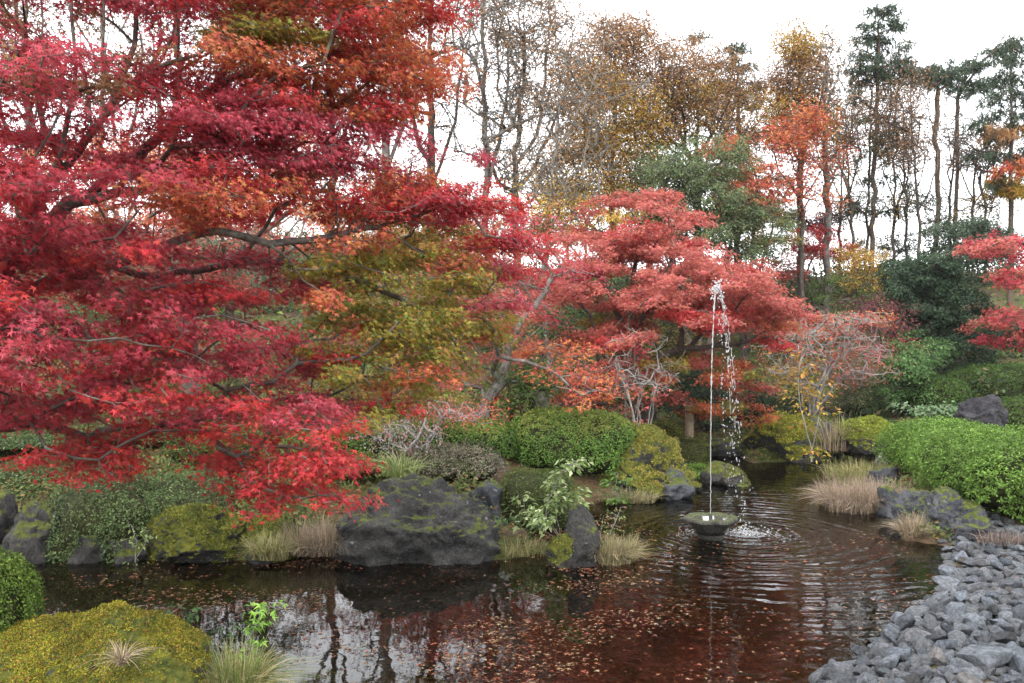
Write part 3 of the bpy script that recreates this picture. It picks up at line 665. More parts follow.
pine('pine top showing behind the russet tree', 738, 34, [(738, 260), (738, 150), (736, 42)], [], [(736, 48, 12, 4), (738, 66, 18, 6), (742, 84, 24, 8), (748, 100, 20, 6), (700, 40, 8, 2), (748, 140, 20, 5)], 45)
k = 0
for (px, d, top, lean, lab, pal, mul) in [(852, 30, 110, -6, 'slim bare tree with a few orange leaves, left of the tallest pine', BRWN, .5), (866, 33, 80, 4, 'very thin dark stem close beside the tallest pine', BRWN, .3),
        (893, 31, 95, 2, 'bare rusty-twigged tree just right of the tallest pine', BRWN, .7), (906, 33, 110, -3, 'thin bare tree between the two pines, brown haze of twigs', BRWN, .6),
        (920, 30, 90, -8, 'slanting bare tree just left of the leaning pine', BRWN, .5), (972, 32, 150, 3, 'short thin bare tree right of the windswept pine', BRWN, .15),
        (985, 33, 170, -4, 'shortest bare sapling left of the dark edge pine', BRWN, .15), (948, 34, 120, 5, 'thin dark stem right beside the leaning pine', BRWN, .2), (840, 34, 130, 3, 'thin bare stem right of the thick bare trunk', BRWN, .3)]:
    k += 1
    bare(lab, px, d, [(px, 265), (px + lean * .3, 200), (px + lean, (top + 200) / 2), (px + lean * 1.3, top)], [[(px + lean * .3, 200), (px - 12, 170), (px - 16, 140)], [(px + lean * .3, 210), (px + 14, 180), (px + 18, 150)]],
         [(px + lean, (top + 150) / 2, 20, (200 - top) / 2, 1.4, 28, pal, mul * 1.0), (px, 208, 20, 20, 1, 10, OCHR if k % 3 == 0 else DKGR, .4)], 50 + k, .09, minr=.008, nleaf=45, size=.09, R=.45)
# left: tall bare trees behind the big maple
for (px, d, lab, w) in [(20, 26, 'grey bare tree at the far left edge behind the crimson crown', 40), (110, 29, 'bare forked tree behind the upper left sky gap', 40), (180, 25, 'slender bare tree right of the upper left sky gap', 34), (255, 27, 'bare tree hidden behind the orange top of the big maple', 40),
                         (325, 29, 'bare tree behind the orange-red upper crown', 40), (380, 25, 'twiggy bare tree behind the right half of the big maple', 34), (430, 27, 'fine-twigged bare tree filling the sky gap beside the big maple', 44)]:
    k += 1; rr = np.random.default_rng(k); s = rr.uniform(-12, 12)
    bare(lab, px, d, [(px, 290), (px + s, 170), (px + s * .5, 60), (px + s, -60)], [[(px + s, 170), (px - 22, 100), (px - 30, 10)], [(px + s * .9, 190), (px + 24, 120), (px + 34, 40)]],
         [(px, 60, w, 80, 2, 28, BRWN, .3), (px, -40, w, 60, 2, 14, BRWN, .3), (px, 190, w, 50, 2, 9, BRWN, .3)], 70 + k, .27, M_BARK_GREY if k % 2 else M_BARK_DARK, group='bare trees on the slope behind the big maple')

# leafy trees and large shrubs
def bush(name, label, cat, px, py_base, d, specs, pal, seed, nleaf=120, size=.06, tmpl=T_OVAL, r0=.05, bark=None, stems=4, R=.35, leafmat=None, group=None, twigs=6, jit=.07, mul=1.0, pals=None, rt=.003, minr=0.003, face=.6):
    rg = np.random.default_rng(seed); b = on_ground(px, d)
    pd = ell_pads(rg, [(s[0], s[1], s[2], s[3], d, s[4], s[5], R, .15, (s[6] if len(s) > 6 else pal), (s[7] if len(s) > 7 else mul)) for s in specs])
    top = min(s[1] for s in specs); cx = np.mean([s[0] for s in specs])
    pb = HOR + (CZ - b[2]) * F / d
    tr = [[b + (0, 0, .1)]]
    for j in range(stems):
        s = specs[j % len(specs)]
        tr.append([b + (0, 0, .1), P(px + (s[0] - px) * .4 + rg.uniform(-6, 6), pb + (s[1] - pb) * .45, d + rg.uniform(-.4, .4)), P(s[0] + rg.uniform(-.4, .4) * s[2], s[1] + s[3] * .2, d + rg.uniform(-.5, .5))])
    return make_tree(name, label, cat, b, tr, pd, rg, r0=r0, rt=rt, bark=bark or M_BARK_DARK, leafmat=leafmat or M_HEDGE, tmpl=tmpl, nleaf=nleaf, size=size, jit=jit, step=.18, bf=.2, twigs=twigs,
                     wob=.015, droop=.3, face=face, group=group, zj=.8, minr=minr, crown_name='foliage', trunk_name='stems')
bush('evergreen_tree', 'sage green rounded tree behind the coral maple', 'tree', 700, 300, 24, [(700, 160, 46, 28, 2, 56), (690, 205, 60, 40, 2, 86), (745, 225, 44, 34, 2, 50), (655, 190, 30, 36, 1.6, 30)], SAGE, 101, 200, .07, R=.5, r0=.16, mul=.72)
bush('japanese_maple', 'small bright orange maple right of the sage green tree', 'maple tree', 745, 280, 26, [(728, 158, 26, 20, 1.4, 22, ORNG), (750, 190, 30, 28, 1.4, 34, ORNG), (745, 212, 26, 20, 1.2, 18, SCAR), (765, 225, 20, 18, 1.2, 12, YELL)], ORNG, 102, 120, .09, T_MAPLE3, R=.45, r0=.1, leafmat=M_LEAF)
bush('russet_tree', 'low russet and orange tree behind the right half of the big crimson maple', 'tree', 440, 290, 25, [(430, 215, 60, 26, 1.6, 46, BRWN + ORNG), (490, 225, 40, 26, 1.6, 30, BRWN), (380, 235, 50, 20, 1.6, 26, OCHR)], BRWN, 171, 120, .08, R=.5, r0=.1, mul=.7)
bush('russet_tree', 'low orange tree behind the limbs of the big crimson maple', 'tree', 210, 290, 26, [(160, 225, 70, 22, 1.6, 36, ORNG), (270, 220, 60, 24, 1.6, 36, BRWN + ORNG), (60, 225, 50, 24, 1.6, 24, ORNG)], BRWN, 172, 120, .08, R=.5, r0=.1, mul=.6)
bush('golden_tree', 'golden yellow-green tree crown between the ochre trees and the sage green tree', 'tree', 645, 270, 29, [(640, 150, 40, 40, 2, 44, OCHR), (655, 200, 44, 36, 2, 40, OCHR + GRN), (575, 190, 40, 40, 2, 30, OCHR + BRWN), (760, 160, 26, 40, 1.6, 24, BRWN)], OCHR, 170, 120, .085, R=.55, r0=.13, mul=.6)
bush('purple_shrub', 'dull purple shrub on the ridge under the thick bare trunk', 'shrub', 800, 290, 31, [(795, 212, 34, 14, 1.4, 20), (825, 222, 26, 12, 1.4, 12)], PURP, 103, 120, .08, R=.4)
bush('japanese_maple', 'low red maple on the slope under the purple shrub', 'maple tree', 815, 300, 29, [(815, 240, 30, 12, 1.2, 16, SCAR), (795, 262, 28, 14, 1.2, 12, CORAL), (835, 250, 18, 10, 1, 6)], SCAR, 104, 120, .075, T_MAPLE3, R=.4, leafmat=M_LEAF)
bush('yellow_shrub', 'yellow-green leafy shrub between the red maple and the dark evergreen', 'shrub', 862, 320, 27, [(862, 265, 28, 24, 1.2, 26, OCHR), (840, 290, 26, 22, 1.2, 18, GRN), (880, 285, 20, 18, 1, 10, YELL)], OCHR, 105, 110, .07, R=.38)
bush('evergreen_tree', 'broad dark green evergreen, the darkest mass on the right', 'tree', 945, 380, 24, [(920, 275, 32, 26, 1.6, 44), (965, 245, 42, 26, 1.8, 44, PINE), (950, 310, 50, 36, 1.6, 60), (990, 345, 44, 26, 1.4, 36), (920, 330, 30, 30, 1.4, 26)], DKGR, 106, 260, .075, R=.45, r0=.16)
bush('green_shrub', 'leafy mid-green shrub left of the dark evergreen', 'shrub', 912, 400, 20.5, [(912, 352, 22, 22, .8, 22), (905, 380, 26, 16, .8, 20), (930, 345, 12, 14, .6, 6)], [(0.07, .15, .04), (.05, .11, .03), (.1, .18, .06)], 107, 260, .06, R=.3)
bush('purple_shrub', 'wine red shrub above the leafy mid-green shrub', 'shrub', 890, 380, 22, [(880, 315, 30, 18, .9, 22), (905, 345, 24, 18, .9, 18, PINK), (868, 300, 20, 12, .8, 8)], PURP, 108, 130, .055, R=.32, jit=.08)
bush('smoke_grey_shrub', 'pale twiggy shrub with scattered orange leaves on the mossy far bank', 'shrub', 812, 415, 19.5, [(830, 335, 52, 28, 1.0, 46, CORAL, .10), (800, 350, 38, 34, 1, 24, ORNG, .14), (855, 360, 32, 22, .8, 24, CORAL, .2), (850, 320, 34, 8, .8, 8, ORNG, .5), (795, 375, 22, 16, .6, 8, YELL, .5)], CORAL, 109, 200, .055, T_MAPLE3,
     R=.34, bark=M_TWIG_PALE, twigs=14, r0=.07, rt=.0035, minr=.0045, stems=6, leafmat=M_LEAF)
bush('bare_shrub', 'leafless pale upright shrub beside the round azalea', 'shrub', 639, 420, 14.3, [(640, 360, 26, 30, .4, 12, CORAL, .02), (655, 375, 20, 22, .3, 8, CORAL, .02), (622, 365, 14, 26, .3, 8, CORAL, .02)], CORAL, 110, 60, .05, T_MAPLE3, R=.26, bark=M_TWIG_PALE, twigs=16, r0=.028, rt=.0025, minr=.003, stems=9)
bush('camellia_shrub', 'dark leafy shrub under the coral maple behind the wooden post', 'shrub', 700, 420, 19.5, [(690, 385, 34, 22, .8, 26), (730, 395, 30, 26, .8, 24), (665, 400, 26, 14, .7, 12)], DKGR, 111, 260, .065, R=.32)
bush('russet_shrub', 'brown leaved shrub under the pink maple, left of the bare pale shrub', 'shrub', 590, 420, 15.5, [(590, 390, 36, 20, .6, 20), (615, 375, 22, 22, .6, 10)], [(.1, .05, .035), (.07, .04, .03), (.13, .07, .05)], 112, 120, .05, R=.3, jit=.08)
bush('green_shrub', 'green and yellow leaved shrub behind the pale stump', 'shrub', 520, 410, 14.5, [(515, 390, 26, 20, .5, 16), (540, 378, 20, 16, .5, 10), (505, 402, 12, 12, .4, 6, ORNG, .7)], GRN, 113, 170, .06, R=.27)
bush('spirea_shrub', 'low lavender-grey and pink shrub left of the clipped azaleas', 'shrub', 420, 440, 12.4, [(395, 430, 36, 14, .5, 18, [(.2, .17, .17), (.28, .22, .24), (.3, .12, .1)], .6), (445, 408, 40, 10, .5, 18, CORAL, .6), (380, 450, 30, 12, .4, 10, [(.2, .17, .17), (.13, .14, .09)], .6)], CORAL, 114, 170, .035, R=.28, bark=M_TWIG_PALE, twigs=10)

for (nm, cat_, lab, px, py, d, sp, pal_, sd_, nl_, sz_, tm_) in [
    ('green_shrub', 'shrub', 'pale grey-green shrub on the left hillside behind the horizontal maple limbs', 235, 350, 17, [(225, 245, 50, 18, 1, 22), (260, 275, 50, 20, 1, 22), (180, 270, 40, 16, 1, 14)], [(.12, .15, .09), (.16, .19, .13), (.09, .12, .06)], 151, 150, .06, T_OVAL),
    ('green_shrub', 'shrub', 'mid-green shrub low on the left hillside behind the crimson leaves', 90, 380, 15, [(90, 330, 70, 30, 1, 34), (20, 300, 50, 40, 1, 24)], [(.08, .12, .04), (.11, .15, .06), (.06, .09, .03)], 152, 150, .055, T_OVAL),
    ('pink_shrub', 'shrub', 'dusty pink shrub on the hillside behind the olive part of the big maple', 390, 380, 16, [(380, 340, 60, 30, 1, 30, CORAL, .7), (440, 300, 50, 40, 1, 26, PINK, .5), (340, 390, 50, 16, .8, 16, OLIV, .9)], [(.2, .17, .15)], 153, 150, .055, T_MAPLE3),
    ('green_shrub', 'shrub', 'olive green shrub behind the scarlet leaf tips', 250, 420, 13.5, [(240, 400, 60, 20, .8, 28), (170, 420, 40, 16, .8, 14), (310, 410, 40, 16, .8, 14)], [(.1, .13, .04), (.14, .16, .06), (.07, .1, .03), (.2, .17, .05)], 154, 150, .05, T_OVAL),
    ('ochre_shrub', 'shrub', 'ochre undergrowth tree between the pink maple and the ochre and olive tree', 590, 300, 22, [(575, 215, 40, 26, 1.2, 26, OCHR, .8), (620, 235, 40, 26, 1.2, 24, OCHR, .8), (530, 225, 40, 30, 1.2, 18, BRWN, .7)], OCHR, 155, 130, .075, T_OVAL),
    ('evergreen_tree', 'tree', 'dark green tree low behind the coral maple, left side', 600, 330, 20, [(600, 300, 50, 34, 1, 34), (560, 320, 34, 26, 1, 18)], GRN + DKGR, 156, 130, .07, T_OVAL),
    ('yellow_shrub', 'shrub', 'yellow-green shrub glimpsed below the crown of the coral maple', 655, 380, 18.5, [(650, 345, 40, 26, .8, 20, YELL + GRN, .8), (610, 350, 24, 20, .8, 10, GRN, .8)], GRN, 157, 130, .06, T_OVAL),
    ('green_shrub', 'shrub', 'grey-green undergrowth shrub above the mossy ledge', 850, 400, 20.5, [(850, 385, 26, 18, .8, 16), (780, 395, 26, 16, .8, 12), (820, 400, 24, 10, .6, 8)], [(.08, .1, .04), (.12, .12, .06), (.06, .08, .03)], 158, 140, .055, T_OVAL),
    ('evergreen_tree', 'tree', 'dusky green undergrowth tree under the bare trunks right of the low red maple', 855, 300, 34, [(850, 250, 50, 12, 1, 30, GRN + BRWN, .8), (920, 242, 50, 10, 1, 22, PINE, .8), (985, 242, 40, 10, 1, 16, PINE, .8)], PINE, 159, 150, .08, T_OVAL)]:
    bush(nm, lab, cat_, px, py, d, sp, pal_, sd_, nl_, sz_, tm_, R=.36, r0=.06)
#=MID=
# ------------------------------------------------------------------ clipped shrubs, rocks, grasses
def ico(sub):
    bm = bmesh.new(); bmesh.ops.create_icosphere(bm, subdivisions=sub, radius=1)
    v = np.array([x.co[:] for x in bm.verts]); f = np.array([[q.index for q in t.verts] for t in bm.faces]); bm.free()
    return v, f
ICO = {s: ico(s) for s in (2, 3, 4, 5, 6)}
def vnormals(V, Fc):
    fn = np.cross(V[Fc[:, 1]] - V[Fc[:, 0]], V[Fc[:, 2]] - V[Fc[:, 0]]); N = np.zeros_like(V)
    for k in range(3): np.add.at(N, Fc[:, k], fn)
    return nrm(N)
def surf_sample(rg, V, Fc, n, wt=None):
    fn = np.cross(V[Fc[:, 1]] - V[Fc[:, 0]], V[Fc[:, 2]] - V[Fc[:, 0]]); ar = np.linalg.norm(fn, axis=1)
    if wt is not None: ar = ar * wt(V[Fc].mean(1), nrm(fn))
    id_ = rg.choice(len(Fc), n, p=ar / ar.sum()); u, v = rg.random(n), rg.random(n); fl = u + v > 1; u[fl], v[fl] = 1 - u[fl], 1 - v[fl]
    a, b, c = V[Fc[id_, 0]], V[Fc[id_, 1]], V[Fc[id_, 2]]
    return a + u[:, None] * (b - a) + v[:, None] * (c - a), nrm(fn)[id_]

m, n, l, o = newmat('hedge_core')
l.new(princ(n, l, ramp(n, l, noise(n, l, 30, 4, 0.7), [(0.4, (0.012, 0.014, 0.006)), (0.7, (0.05, 0.055, 0.02))]), 0.9, 0.1), o.inputs[0]); M_INNER = m  # dark green-brown colour of the solid core inside the hedges

def hedge(label, c, rad, pal, seed, nleaf=16000, size=.035, sq=2.6, name='azalea_hedge', cat='hedge', lump=.07, group=None, fuzz=.02, face=.8, shoots=0, top_pal=None, nf=2.2):
    rg = np.random.default_rng(seed); V, Fc = ICO[5]; V = V.copy()
    c = np.array(c, float); rad = np.array(rad, float)
    q = (np.abs(V) ** sq).sum(1) ** (-1 / sq); V = V * q[:, None]
    wp = V * rad
    V = wp * (1 + lump * fbm(wp * nf + seed, seed, 4)[:, None] * 1.2)
    base = c.copy(); base[2] = c[2] - rad[2] * .9
    T = thing(name, label, cat, base, group)
    Vw = V + c
    build('stems', c + V * .93, [Fc], M_INNER, T, smooth=True, loc=base)  # solid dark core added inside the leaves to stop see-through, no stems modelled
    pos, N = surf_sample(rg, Vw, Fc, nleaf, lambda cc, nn: np.where(nn[:, 2] < -.5, 0.02, 1.0) * np.where(cc[:, 1] > c[1] + rad[1] * .4, .35, 1))
    patch = fbm(pos * 2.6, seed + 5, 3); thin = fbm(pos * 9, seed + 9, 2)
    keep = rg.random(nleaf) < np.clip(.85 + thin * .9, .12, 1); pos, N, patch = pos[keep], N[keep], patch[keep]; n_ = len(pos)
    pos = pos + N * (rg.uniform(-.05, 1, n_) * fuzz * 2 + fbm(pos * 14, seed + 2, 2) * fuzz * 1.2)[:, None]
    cols = pick(rg, pal, n_, .22) * (1 + .3 * patch[:, None])
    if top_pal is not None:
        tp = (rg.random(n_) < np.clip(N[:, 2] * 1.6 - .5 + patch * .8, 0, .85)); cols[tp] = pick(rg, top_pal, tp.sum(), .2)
    LV, LF, LC = leaf_cloud(rg, pos, N * face + rg.normal(0, .5, (n_, 3)) + (0, 0, .4), rg.normal(0, 1, (n_, 3)) + N * .6 + (0, 0, .3), size * rg.uniform(.6, 1.3, n_), T_OVAL, np.clip(cols, .004, .9))
    Vs, Fs_, Cs = [LV], [LF], [LC]
    if shoots:
        sp, sn = surf_sample(rg, Vw, Fc, shoots, lambda cc, nn: np.clip(nn[:, 2] + .2, 0.02, 1)); k_ = 9
        up = nrm(sn * .5 + (0, 0, 1) + rg.normal(0, .25, sn.shape)); h = rg.uniform(.04, .14, shoots)
        pp = (sp[:, None] + up[:, None] * (np.linspace(.1, 1, k_)[None, :, None] * h[:, None, None])).reshape(-1, 3); uu = np.repeat(up, k_, 0)
        LV2, LF2, LC2 = leaf_cloud(rg, pp, uu + rg.normal(0, .7, pp.shape), uu * .5 + rg.normal(0, .8, pp.shape), size * rg.uniform(.6, 1.1, len(pp)), T_OVAL, pick(rg, pal, len(pp), .2))
        Fs_.append(LF2 + len(LV)); Vs.append(LV2); Cs.append(LC2)
    build('foliage', np.concatenate(Vs), [np.concatenate(Fs_)], M_HEDGE, T, np.concatenate(Cs), loc=base)
    return T
def blob(px0, px1, pytop, d, depth, zb=None):
    """an ellipsoid body: centre and radii from its left, right and top as seen at depth d (front face), standing on the ground"""
    x = ((px0 + px1) / 2 - 512) / F * (d + depth * .3); w_ = (px1 - px0) / 2 / F * (d + depth * .3)
    g_ = hz(x, d + depth * .5) if zb is None else zb
    zt = CZ - (pytop - HOR) / F * (d + depth * .35)
    hh = max(zt - g_, .1)
    return (x, d + depth / 2, g_ + hh * .38), (w_, depth / 2, hh * .62)
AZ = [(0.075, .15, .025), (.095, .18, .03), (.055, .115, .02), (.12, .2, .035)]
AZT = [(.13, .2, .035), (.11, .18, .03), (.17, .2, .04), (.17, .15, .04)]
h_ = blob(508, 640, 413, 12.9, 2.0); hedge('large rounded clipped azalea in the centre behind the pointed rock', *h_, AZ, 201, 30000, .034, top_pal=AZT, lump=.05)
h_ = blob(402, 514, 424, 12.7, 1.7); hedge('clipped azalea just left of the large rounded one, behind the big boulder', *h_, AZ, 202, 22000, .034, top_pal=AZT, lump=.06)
h_ = blob(310, 420, 428, 12.2, 1.6); hedge('clipped azalea half hidden by scarlet maple leaves', *h_, AZ, 203, 14000, .034, lump=.08)
h_ = blob(502, 574, 473, 10.9, 1.0); hedge('small dark mossy block of azalea in front of the large rounded one', *h_, [(.03, .05, .012), (.05, .08, .015), (.09, .12, .02)], 204, 9000, .024, sq=4, fuzz=.01)
h_ = blob(915, 1030, 432, 12.6, 2.3); hedge('bright green feathery hedge, its long left half beside the pond', *h_, BRGR, 205, 46000, .031, lump=.16, fuzz=.05, shoots=1500, sq=2.05, nf=1.5)
h_ = blob(968, 1112, 440, 10.0, 2.6); hedge('bright green feathery hedge, the near right lobe over the cobbles', *h_, BRGR, 206, 52000, .032, lump=.16, fuzz=.05, shoots=1500, sq=2.2, nf=1.5)
h_ = blob(912, 968, 376, 19.5, 2.2); hedge('dome-shaped clipped shrub left of the dark rock on the far right bank', *h_, [(.05, .1, .02), (.07, .13, .025), (.04, .08, .015)], 207, 12000, .05)
h_ = blob(962, 1080, 366, 20.8, 3.0); hedge('broad clipped shrub behind the dark rock on the far right bank', *h_, [(.06, .11, .025), (.08, .14, .03), (.045, .085, .018)], 208, 18000, .05, shoots=200)
h_ = blob(1000, 1090, 400, 17.5, 2.0); hedge('clipped shrub right of the dark rock, cut by the right edge', *h_, [(.06, .11, .025), (.08, .14, .03)], 209, 9000, .045)
GC = [(.06, .1, .028), (.09, .13, .045), (.04, .075, .02), (.12, .16, .07)]
h_ = blob(40, 160, 482, 9.4, 1.4, -.35); hedge('grey-green ground azalea between the two dark left rocks', *h_, GC, 210, 15000, .03, lump=.12)
h_ = blob(125, 245, 484, 9.7, 1.6, -.2); hedge('grey-green ground azalea directly behind the mossy left rock', *h_, GC, 211, 14000, .03, lump=.12)
h_ = blob(-60, 90, 458, 11.6, 2.0); hedge('wide grey-green azalea mound at the far left edge', *h_, GC, 212, 15000, .034, lump=.1)
h_ = blob(80, 215, 450, 12.2, 1.8); hedge('grey-green azalea mound under the tips of the crimson maple', *h_, GC, 213, 13000, .034, lump=.1)
h_ = blob(165, 260, 462, 11.2, 1.4); hedge('dark leafy shrub mound behind the mossy left rock, yellow flecks', *h_, [(.04, .07, .015), (.06, .09, .02), (.03, .05, .012), (.16, .15, .03)], 214, 13000, .045, lump=.15, fuzz=.05, nf=3)
h_ = blob(255, 375, 468, 11.0, 1.5); hedge('sprawling yellow-green ground shrub behind the dry twiggy grass', *h_, [(.09, .13, .03), (.13, .15, .04), (.06, .09, .02), (.2, .17, .06)], 223, 12000, .034, lump=.16, fuzz=.05, nf=3, sq=2.2)
h_ = blob(375, 500, 455, 11.5, 1.2); hedge('low grey heathery shrub mat behind the largest boulder', *h_, [(.12, .11, .09), (.16, .15, .11), (.08, .1, .04), (.2, .14, .12)], 224, 11000, .03, lump=.16, fuzz=.05, nf=3, sq=2.2)
h_ = blob(-50, 50, 474, 10.3, 1.3, -.1); hedge('dark green shrub mound behind the tall dark rock at the left edge', *h_, GC, 225, 11000, .034, lump=.14)
h_ = blob(250, 330, 455, 11.6, 1.4); hedge('green shrub mound showing between scarlet leaves', *h_, [(.09, .13, .03), (.06, .09, .02), (.14, .16, .04)], 215, 10000, .038, lump=.12, fuzz=.04)
hedge('dense small-leaved bush at the lower left edge beside the moss boulder', (-3.12, 5.72, hz(-3.1, 5.72) + .22), (.34, .42, .42), [(.06, .11, .015), (.09, .15, .02), (.04, .075, .01), (.12, .17, .03)], 216, 26000, .022, lump=.08, fuzz=.018)
# low mats on the central slope, right bank and ledges
h_ = blob(634, 684, 424, 16.9, 1.4); hedge('yellow-green clipped mat left of the wooden post', *h_, [(.12, .14, .02), (.17, .18, .025), (.08, .1, .02)], 217, 11000, .036, lump=.08)
h_ = blob(640, 708, 440, 15.6, .9); hedge('dark mossy block below the yellow-green mat', *h_, [(.05, .07, .012), (.09, .1, .015)], 218, 7000, .028, sq=4)
h_ = blob(684, 712, 467, 15.0, .7); hedge('small bright green cushion plant at the waterline', *h_, BRGR, 219, 3000, .035, lump=.1, cat='cushion plant', name='cushion_plant')
h_ = blob(735, 790, 400, 19.2, 1.4); hedge('dark fern-like mat below the pale twiggy shrub', *h_, DKGR, 220, 6000, .05, lump=.15, fuzz=.06)
h_ = blob(845, 905, 425, 18.6, 1.2); hedge('dark shrub hollow under the mossy ledge', *h_, DKGR, 221, 7000, .045, lump=.12, fuzz=.04)
h_ = blob(845, 885, 395, 20.2, 1.2); hedge('dull green mat under the wine red shrub', *h_, DKGR + GRN, 222, 5000, .045, lump=.15, fuzz=.05)

def rock(label, c, rad, mat, seed, sub=5, cuts=9, lump=.18, rot=0, name='boulder', cat='rock', moss=0, mosspal=None, group=None, tilt=0, msize=.02, sharp=.72, rough=1.0, mthr=.35, sq=2, taper=0):
    rg = np.random.default_rng(seed); V, Fc = ICO[sub]; V = V.copy()
    if sq != 2: V = V * ((np.abs(V) ** sq).sum(1) ** (-1 / sq))[:, None]
    for k in range(cuts):
        d_ = nrm(rg.normal(size=3)); h = rg.uniform(sharp - .12, sharp + .16); s = V @ d_
        V = V - np.where(s > h, s - h, 0)[:, None] * d_ * .92
    V[:, :2] *= (1 - taper * V[:, 2:3]); rad = np.array(rad, float); V = V * rad
    sc_ = float(np.prod(rad) ** (1 / 3)) * 1.1; n0 = nrm(V)
    u_ = V / sc_ + seed
    dsp = lump * fbm(u_ * 1.5, seed, 4, .5) * 1.2
    dsp = dsp + .11 * rough * (.35 - np.abs(fbm(u_ * (2.2, 2.2, 4.2), seed + 3, 4, .55))) + .05 * rough * (.3 - np.abs(fbm(u_ * 7, seed + 8, 4, .6))) + .02 * rough * fbm(u_ * 19, seed + 11, 3, .6)
    V = V + n0 * (dsp * sc_)[:, None]
    ca, sa = math.cos(rot), math.sin(rot); Rz = np.array([[ca, -sa, 0], [sa, ca, 0], [0, 0, 1]])
    ct, st_ = math.cos(tilt), math.sin(tilt); Ry = np.array([[ct, 0, st_], [0, 1, 0], [-st_, 0, ct]])
    V = V @ (Rz @ Ry).T; c = np.array(c, float)
    if moss:
        T = thing(name, label, cat, c, group); build('stone', V, [Fc], mat, T, smooth=True)
        pos, nn = surf_sample(rg, V, Fc, moss, lambda cc, q: np.clip(q[:, 2] * 1.2 + .9 * fbm(cc * 3.1, seed, 3) - mthr, 0, 1) + .001)
        n_ = len(pos); pos = pos + nn * (rg.random(n_) * msize * .8 + .012 * np.clip(fbm(pos * 12, seed, 2), 0, 1))[:, None]
        cols = pick(rg, mosspal or [(.12, .13, .02), (.18, .17, .02), (.08, .1, .015), (.05, .07, .01)], n_, .2) * (1 + .35 * fbm(pos * 6, 7, 3))[:, None]
        LV, LF, LC = leaf_cloud(rg, pos, nn + rg.normal(0, .5, (n_, 3)), rg.normal(0, 1, (n_, 3)) + nn, msize * rg.uniform(.6, 1.4, n_), T_OVAL, np.clip(cols, .005, .9))
        tag(build('moss', LV, [LF], M_HEDGE, T, LC), kind='stuff')
        return T
    o_ = build(name, V, [Fc], mat, smooth=True); o_.location = c
    return tag(o_, label, cat, group)
def rk(px0, px1, pyt, pyb, depth, z0=0.0):
    """centre and radii of a rock whose front foot shows at pyb"""
    d = (CZ - z0) * F / (pyb - HOR); x = ((px0 + px1) / 2 - 512) / F * (d + depth * .25); w_ = (px1 - px0) / 2 / F * d
    h = (pyb - pyt) / F * (d + depth * .3) ; return (x, d + depth * .36, z0 + h * .2), (w_ * 1.08, depth / 2, h * .84)
rock('largest dark boulder, rising from the water under the scarlet maple tips', *(lambda a: ((a[0][0], a[0][1], .0), a[1]))(rk(342, 500, 480, 561, 1.5)), rock_mat('boulder_rock', (0.006, 0.006, 0.0058), (0.085, 0.082, 0.077), 0.12, lich=0.25, sc=1.8, lcol=(0.24,0.24,0.23)), 345, 6, 6, .1, moss=400, mthr=1.0, sq=3.2, rough=1.0, sharp=.84, taper=.12)
rock('smaller grey rock tucked behind the right shoulder of the largest boulder', *rk(462, 502, 486, 522, .7, .1), M_ROCK_BLUE, 302, 5)
rock('dark pointed rock standing in the water in the centre', *(lambda a: (a[0], (a[1][0] * 1.05, a[1][1], a[1][2] * 1.15)))(rk(555, 600, 513, 566, .5)), M_ROCK, 303, 5, 6, .12, sharp=.7, moss=300, mthr=.9, taper=.42)
rock('low mossy foot of rock at the left of the pointed rock', *rk(546, 580, 540, 568, .4), M_ROCK_MOSS, 304, 5, moss=900)
rock('long mossy rock at the left waterline with two white lichen spots', *rk(138, 262, 515, 563, 1.1), M_ROCK_MOSS, 305, 6, 7, .12, moss=14000, msize=.022, mthr=.3)
rock('low mossy rock right of the long mossy rock, foot in the water', *rk(240, 300, 525, 562, .9), M_ROCK_MOSS, 306, 5, 6, .12, moss=6000, msize=.022, mthr=.35)
rock('tall dark rock in the left bank between grey-green shrubs', *rk(8, 62, 494, 563, .9), M_ROCK, 307, 5, 7, .12, sharp=.6)
rock('dark rock at the left edge of the bank', *rk(-34, 14, 505, 563, .8), M_ROCK, 308, 5, 7, .12)
rock('low dark shore rock under the grey-green ground azalea', *rk(64, 112, 538, 563, .4), M_ROCK, 309, 4)
rock('second low dark shore rock, left of the long mossy rock', *rk(104, 146, 540, 563, .4), M_ROCK, 310, 4)
rock('big foreground boulder carpeted with yellow-green moss and red leaves', (-2.34, 5.42, .13), (.64, .44, .48), M_ROCK_MOSS, 311, 6, 4, .09, sharp=.95, moss=75000, msize=.0105, mthr=.45, sq=3.2, rough=1.1,
     mosspal=[(.25, .22, .018), (.29, .25, .02), (.13, .15, .014), (.09, .11, .014), (.06, .08, .01), (.2, .18, .016), (.17, .17, .015), (.22, .07, .03)])
rock('rounded rock at the lower left edge under the small-leaved bush', (-3.1, 5.3, .1), (.6, .5, .42), M_ROCK_MOSS, 312, 5, 6, .1, moss=9000, msize=.016)
rock('steep mossy rock slope right of the large rounded azalea', *rk(600, 692, 444, 499, 1.9), M_ROCK_MOSS, 313, 6, 9, .14, moss=7000, msize=.03, mthr=.4, mosspal=[(.16, .16, .025), (.22, .2, .03), (.1, .11, .02), (.25, .17, .05)], tilt=.38, rough=1.3)
rock('grey waterline rock at the foot of the mossy slope', *rk(640, 690, 470, 499, .8), M_ROCK_BLUE, 314, 5)
rock('flat dark rock in the water behind the fountain jet', *rk(704, 742, 468, 484, .7), M_ROCK, 315, 4)
rock('round dark rock in the water just right of the falling water', *rk(722, 752, 473, 487, .6), M_ROCK, 316, 5, moss=700)
rock('low dark stone ledge along the far waterline', *rk(690, 748, 440, 456, .8), M_ROCK, 317, 4)
